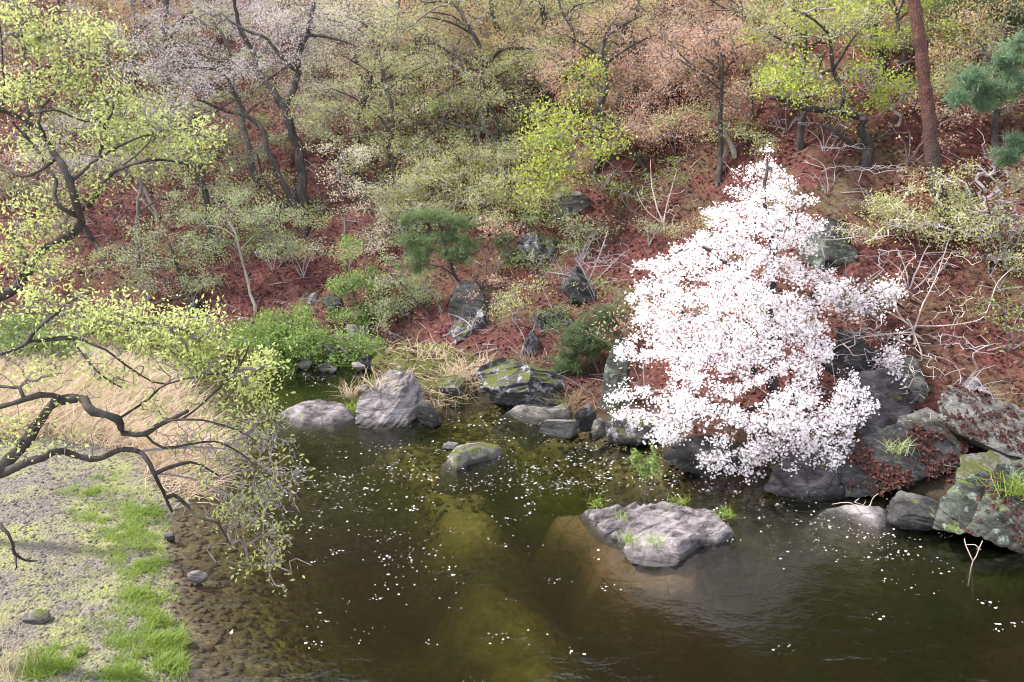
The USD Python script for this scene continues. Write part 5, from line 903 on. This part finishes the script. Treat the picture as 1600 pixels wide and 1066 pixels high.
LAND = [('the double trunked tree', 480, 340), ('the small spreading pine', 690, 380), ('the blossom tree', 1170, 480), ('the red pine trunk', 1455, 220), ('the gnarled dark tree', 1340, 230), ('the pale stemmed sapling', 390, 440),
        ('the small crooked tree', 290, 440), ('the tall boulder', 610, 600), ('the mossy hummock', 660, 580), ('the mossy bank boulder', 815, 590), ('the cracked outcrop', 745, 470), ('the pine bush', 920, 540), ('the lime leaved leaning tree', 900, 220),
        ('the pale leaning trunk', 1120, 180), ('the pale rock block', 900, 315), ('the dark split rock', 915, 440), ('the long arching limb', 640, 195), ('the bare white stemmed shrub', 1420, 520), ('the overhanging boulder', 1400, 720),
        ('the leafy bank bush', 470, 540), ('the pale twin stems', 230, 310), ('the hollowed boulder', 1350, 550), ('the straight dark trunk', 855, 100), ('the white flecked thin tree', 540, 360), ('the salmon leaved tree', 1010, 140)]
said = set()
def bush_label(p, lab):
    d = p - CAM; u, v = 800 + F * d[0] / (d @ fw), 533 - F * (d @ up) / (d @ fw)
    near = sorted(LAND, key=lambda q: (q[1] - u) ** 2 + (q[2] - v) ** 2)
    for reach in ('just ', '', 'well ', 'far '):
        for nm, a, b in near[:4]:
            du, dv = u - a, v - b
            if (reach == 'just ') != (math.hypot(du, dv) < 90): continue
            side_ = 'left of' if du < 0 else 'right of'; vert = 'above' if dv < 0 else 'below'
            ways = [f'to the {side_}' if abs(du) > abs(dv) else vert, f'{vert} and {side_}']
            for w in ways:
                t = f'{lab} {reach}{w} {nm}'
                if t not in said: said.add(t); return t
    return lab + ' of the slope'
for path, (u, v), lab in late: stage.GetPrimAtPath(path).SetCustomDataByKey('label', bush_label(ground(u, v), lab))
P = scatter(6000, -22, 22, 10, 40, lambda p, z, c: (c == 0) & (z > 0.5)); P = P[in_view(P, 20)]
keepP = []
for p in P:
    if all((p[0] - q[0]) ** 2 + (p[1] - q[1]) ** 2 > 1.0 ** 2 for q in keepP): keepP.append(p)
    if len(keepP) >= 180: break
for n, p in enumerate(keepP):
    k = int(rng.choice(5, p=[0.32, 0.22, 0.16, 0.16, 0.14]) if p[0] < 4 else rng.choice(5, p=[0.18, 0.24, 0.30, 0.08, 0.20]))
    leaf, tw, lv, twig, lab, grp = kinds[k]
    path = numbered('/World', 'low_bush')
    x = UsdGeom.Xform.Define(stage, path)
    s = rng.uniform(0.55, 1.15)
    x.AddTranslateOp().Set(Gf.Vec3d(*map(float, p))); x.AddRotateZOp().Set(float(rng.uniform(0, 360))); x.AddScaleOp().Set(Gf.Vec3f(float(s * 1.15), float(s * 1.15), float(s)))
    tag(x.GetPrim(), bush_label(p, lab), 'bush', grp)
    if k not in proto:
        cp = f'/World/undergrowth_kinds/kind_{k:03d}'
        UsdGeom.Xform.Define(stage, cp)
        m = usdkit.mesh(stage, cp + '/twigs', tw, M[twig]); tag(m.GetPrim(), kind='stuff')
        if lv is not None: m = usdkit.mesh(stage, cp + '/foliage', lv, M[leaf]); tag(m.GetPrim(), kind='stuff')
        proto[k] = cp
    x.GetPrim().GetReferences().AddInternalReference(proto[k]); x.GetPrim().SetInstanceable(True)

# ------------------------------------------------------------------ left bank: willows, reeds, grass
near = tree('willow_tree', 'near willow arching over the gravel bank with drooping bare twigs', 'willow tree', (-260, 880), [
    ([(-250, 940, 0.5), (-240, 860, 0.4), (-120, 790, 0.2), (-30, 750, 0), (0, 735), (40, 690), (83, 632), (127, 624), (150, 645), (187, 654), (188, 676), (213, 679), (253, 661), (293, 642)], 34, 6),
    ([(-30, 750), (10, 738), (62, 717), (90, 704), (147, 718), (192, 702), (223, 708), (240, 736), (261, 780), (270, 800)], 15, 4),
    ([(240, 736), (285, 724), (320, 730), (345, 745)], 7, 3), ([(261, 778), (274, 774), (292, 789), (316, 810), (343, 820), (360, 850)], 7, 2.5),
    ([(83, 632), (60, 618), (20, 632), (-20, 640), (-80, 660)], 9, 7), ([(60, 618), (30, 605), (0, 604), (-40, 590)], 7, 4),
    ([(-90, 640), (0, 553), (37, 541), (60, 513), (87, 490), (120, 466), (150, 455)], 9, 3), ([(50, 540), (110, 527), (160, 543), (187, 563), (225, 590), (260, 600)], 5.5, 2.5),
    ([(110, 560), (153, 581), (190, 606)], 4.5, 2), ([(37, 541), (113, 530), (170, 510), (240, 505), (300, 520)], 4.5, 2), ([(187, 654), (230, 625), (262, 600), (300, 590), (360, 580)], 4, 2),
    ([(253, 661), (300, 655), (350, 665), (400, 690)], 4.5, 2), ([(293, 642), (340, 610), (380, 560), (388, 540)], 4, 2), ([(-160, 830), (-40, 800), (0, 820), (20, 848), (27, 868), (40, 876), (57, 876)], 10, 3), ([(27, 868), (25, 885), (24, 890)], 4, 2),
    ([(213, 679), (260, 700), (330, 690), (390, 720), (420, 760)], 4.5, 2)],
    [(60, 470, 70, 40, 70), (150, 500, 80, 40, 170), (230, 520, 70, 40, 160), (300, 520, 55, 35, 150), (320, 560, 60, 30, 120), (330, 500, 20, 12, 24), (410, 570, 30, 20, 40, 0.5), (390, 600, 50, 28, 60, 0.5), (420, 640, 30, 20, 24, 0.5), (60, 580, 80, 45, 60), (180, 590, 90, 40, 60), (250, 640, 70, 40, 36), (20, 660, 60, 40, 30), (110, 690, 90, 25, 20), (340, 660, 50, 30, 24), (370, 800, 50, 25, 26, 0.3), (430, 830, 22, 25, 14, 0.4), (380, 885, 22, 12, 9, 0.4), (320, 740, 40, 20, 10), (430, 870, 20, 20, 8, 0.4)],
    'willow', 'bark_dark', 'twig_brown', seed=101, base_d=8.6, per=3, size=0.052, spread=0.07, aspect=0.45, more=1.0, fat=1.0, step=0.14, tip=0.0042, jit=0.22, wob=0.16, zmin=0.3, sprays=False)
tree('bare_boughs', 'tangle of bare grey twigs drooping over the stream from the near willow', 'twigs', (250, 735), [([(225, 708, 0.1), (280, 700, 0.2), (340, 700, 0.4), (400, 720, 0.6), (440, 760, 0.7)], 4, 2), ([(240, 735), (330, 760, 0.4), (390, 790, 0.5), (430, 830, 0.6)], 3.5, 1.5), ([(340, 700), (400, 680, 0.5), (450, 690, 0.6)], 3, 1.5), ([(390, 790), (410, 850, 0.5), (425, 905, 0.5)], 2.5, 1.2)],
     [(400, 680, 60, 50, 260, 0.5), (420, 760, 52, 60, 300, 0.6), (380, 800, 48, 60, 180, 0.5), (430, 860, 30, 55, 110, 0.6), (350, 720, 65, 40, 180, 0.4), (465, 740, 30, 28, 60, 0.6), (300, 690, 60, 40, 120, 0.3)], 'willow', 'twig_grey', 'twig_grey', seed=102, sprays=False, join=near[:2], base_d=8.6, per=4, size=0.055, spread=0.05, aspect=0.42, more=0, fat=1.0, step=0.10, tip=0.0045, wob=0.30, leafless=0.85, zmin=0.3, expo=0.2)
tree('willow_tree', 'farther willow with pale green leaves filling the upper left corner', 'willow tree', (-170, 640), [
    ([(-170, 640), (-90, 540), (-30, 480), (15, 457), (65, 395), (127, 350), (115, 305), (100, 265), (75, 225), (50, 195), (0, 170), (-40, 160)], 28, 5),
    ([(127, 348), (90, 320), (85, 278), (65, 245), (40, 215), (20, 190)], 8, 3), ([(117, 332), (145, 313), (165, 285), (190, 262), (240, 250), (300, 260)], 9, 3), ([(112, 290), (157, 245), (215, 216), (243, 210)], 5.5, 2.5),
    ([(75, 225), (62, 195), (62, 165), (40, 132)], 6, 3), ([(62, 165), (90, 140), (115, 130)], 4, 2), ([(157, 245), (163, 200), (178, 170), (177, 150), (195, 125)], 5, 2), ([(62, 180), (85, 172), (135, 190), (155, 185)], 4, 2), ([(40, 132), (60, 80), (62, 40)], 4, 2), ([(0, 170), (5, 100), (0, 40)], 4, 2),
    ([(100, 265), (40, 275), (0, 258), (-40, 250)], 5, 3), ([(15, 457), (40, 400), (20, 370), (0, 360)], 7, 3), ([(0, 440), (40, 460), (80, 440), (140, 430)], 4, 2), ([(190, 262), (235, 215), (240, 205)], 3, 1.5)],
    [(60, 60, 70, 45, 110), (140, 60, 60, 40, 90), (30, 140, 60, 40, 80), (110, 120, 60, 40, 90), (190, 160, 60, 35, 100), (250, 200, 55, 35, 110), (180, 220, 60, 30, 90), (300, 235, 40, 25, 55), (60, 230, 70, 30, 70), (240, 260, 60, 25, 60), (140, 290, 70, 25, 40), (60, 320, 60, 25, 40), (20, 390, 45, 35, 60), (70, 420, 50, 30, 60), (60, 355, 50, 20, 40), (320, 210, 25, 15, 24), (20, 20, 60, 30, 70)],
    'willow', 'bark_dark', 'twig_brown', seed=103, sprays=False, base_d=11.5, per=4, size=0.058, spread=0.11, aspect=0.45, more=1.0, fat=1.0, step=0.2, tip=0.005, jit=0.4, wob=0.16)

# reeds and grass on the left bank
def polyset(poly, n, seed):
    """n points of the land inside a polygon given in picture points."""
    r = np.random.default_rng(seed); w = np.array([ground(u, v)[:2] for u, v in poly]); pl = shapely.Polygon(w).buffer(0)
    x0, y0, x1, y1 = pl.bounds; q = np.column_stack([r.uniform(x0, x1, n * 5), r.uniform(y0, y1, n * 5)]); q = q[shapely.contains_xy(pl, q[:, 0], q[:, 1])][:n]
    return np.column_stack([q, np.maximum(height(q[:, 0], q[:, 1]), -0.05)])
rr = np.random.default_rng(77)
P = polyset([(-250, 590), (0, 575), (150, 570), (255, 590), (300, 640), (345, 700), (335, 745), (280, 748), (210, 715), (100, 690), (0, 690), (-250, 720)], 15000, 1)
P = P[meshkit.fbm(P * [0.8, 0.8, 0], 3, 3) > 0.34]
solo('reeds', blades(P, rr, 0.62, 0.012, 0.35, np.array([[0.25, -0.15, 0]]), 1.6), M['straw'], 'pale dry reeds covering the left bank behind the near willow', 'reeds', 'stuff')
P = polyset([(225, 700), (300, 690), (345, 715), (335, 760), (290, 790), (255, 780), (230, 745)], 900, 2)
solo('dry_grass', blades(P, rr, 0.65, 0.012, 0.5, np.array([[0.5, -0.4, -0.1]]), 2.0), M['straw'], 'dry straw drooping to the water where the gravel bank meets the reeds', 'dry grass', 'stuff')
allg = []
for (u, v, ru, rv, n, ln) in [(205, 830, 60, 26, 1500, 0.10), (225, 800, 38, 12, 600, 0.12), (150, 812, 34, 8, 350, 0.08), (215, 868, 45, 24, 900, 0.10), (235, 880, 30, 15, 600, 0.09), (262, 1003, 42, 20, 1700, 0.15), (255, 1040, 50, 22, 1500, 0.14), (200, 1058, 40, 12, 700, 0.12), (215, 932, 28, 10, 500, 0.11), (245, 972, 26, 10, 500, 0.11), (130, 772, 34, 8, 350, 0.14), (165, 745, 30, 10, 250, 0.10), (100, 1030, 50, 20, 800, 0.14), (70, 1045, 40, 20, 600, 0.14), (190, 1005, 24, 8, 250, 0.08), (120, 798, 18, 6, 120, 0.08), (200, 900, 50, 12, 300, 0.06), (150, 980, 80, 40, 500, 0.05), (120, 900, 90, 50, 500, 0.05), (160, 770, 90, 30, 500, 0.06), (228, 900, 24, 40, 700, 0.05), (245, 950, 26, 30, 700, 0.06), (190, 840, 50, 50, 1100, 0.05), (200, 970, 60, 60, 1200, 0.07), (150, 1040, 90, 30, 1200, 0.09), (180, 790, 60, 30, 700, 0.08)]:
    c = ground(u, v); k = np.linalg.norm(ground(u + ru, v)[:2] - c[:2]); k2 = np.linalg.norm(ground(u, v - rv)[:2] - c[:2])
    q = rr.normal(size=(n, 2)) * 0.48
    q = c[:2] + q * [k, k2]; q = np.column_stack([q, height(q[:, 0], q[:, 1])]); q = q[(q[:, 2] > 0.0) & (meshkit.noise(q * [6, 6, 0], 4) > 0.3)]
    allg.append(blades(q, rr, ln, 0.0085, 0.5, None, 1.2))
mb = MB()
for v, f in allg: mb.add(v, f)
solo('grass', mb.get(), M['grass'], 'bright green grass in patches along the gravel edge', 'grass', 'stuff')
P = polyset([(330, 545), (400, 538), (570, 540), (575, 560), (400, 560), (330, 550)], 1500, 5)
P = np.vstack([P, np.column_stack([rr.uniform(-9.5, -5.5, 900), rr.uniform(22.2, 23.2, 900), np.zeros(900)])]); P[:, 2] = height(P[:, 0], P[:, 1]); P = P[P[:, 2] > 0]
solo('bank_grass', blades(P, rr, 0.30, 0.015, 0.5, None, 1.2), M['grass'], 'fresh green grass strip along the far waterline at left', 'grass', 'stuff')
for k, (u, v, n, ln, lab) in enumerate([(15, 1062, 26, 0.55, 'pale dry stalks standing in the bottom left corner'), (45, 1050, 18, 0.4, 'shorter dry stalks right of the bottom left corner'), (5, 985, 14, 0.45, 'dry stalks at the left edge above the corner clump')]):
    tuft(lab, u, v, n, 0.10, ln, 0.007, 'straw', 0.5, 0.15, name='dry_stalks', cat='dry grass')

# blossom petals and flecks of foam adrift
r = np.random.default_rng(8)
pts = []
for (u, v, su, sv, n) in [(590, 790, 70, 75, 230), (560, 760, 60, 40, 120), (640, 740, 60, 30, 110), (760, 740, 80, 40, 130), (880, 715, 80, 28, 260), (960, 735, 80, 25, 240), (1090, 760, 60, 25, 120), (850, 760, 120, 40, 120), (1230, 800, 60, 25, 110), (1330, 840, 70, 22, 60), (1420, 850, 70, 22, 50), (1540, 930, 50, 30, 30), (1300, 880, 120, 60, 60), (560, 900, 80, 70, 70), (900, 900, 250, 90, 70), (740, 655, 60, 8, 90), (480, 600, 70, 10, 90), (430, 580, 60, 8, 60), (800, 830, 150, 60, 70)]:
    n = int(n * 1.25); k = max(3, n // 7); cu, cv = r.normal(u, su, k), r.normal(v, sv, k); o = r.integers(0, k, n); sp = r.uniform(3, 16, k)[o]
    pts.append(np.column_stack([cu[o] + r.normal(size=n) * sp * 1.6, cv[o] + r.normal(size=n) * sp * 0.6]))
uv = np.vstack(pts)
P = np.array([onz(u, v, 0.004) for u, v in uv])
P = P[(height(P[:, 0], P[:, 1]) < -0.08)]
sz = np.minimum(0.0045 + 0.005 * r.exponential(1, len(P)), 0.022)
a6 = np.arange(7) / 7 * 2 * np.pi; HEX = np.stack([np.cos(a6), np.sin(a6) * 0.62, np.zeros(7)], 1); HEX_F = np.array([[0, k, k + 1] for k in range(1, 6)])
ang = r.uniform(-0.6, 0.6, len(P)); x = np.column_stack([np.cos(ang), np.sin(ang), np.zeros(len(P))]); y = np.column_stack([-np.sin(ang), np.cos(ang), np.zeros(len(P))]); z = np.tile([0, 0, 1.0], (len(P), 1))
P[:, 2] += r.uniform(0, 0.004, len(P))
solo('petals', place(HEX, HEX_F, P, x, y, z, sz, sz), M['petal'], 'fallen white petals and foam flecks adrift on the pool', 'petals', 'stuff')
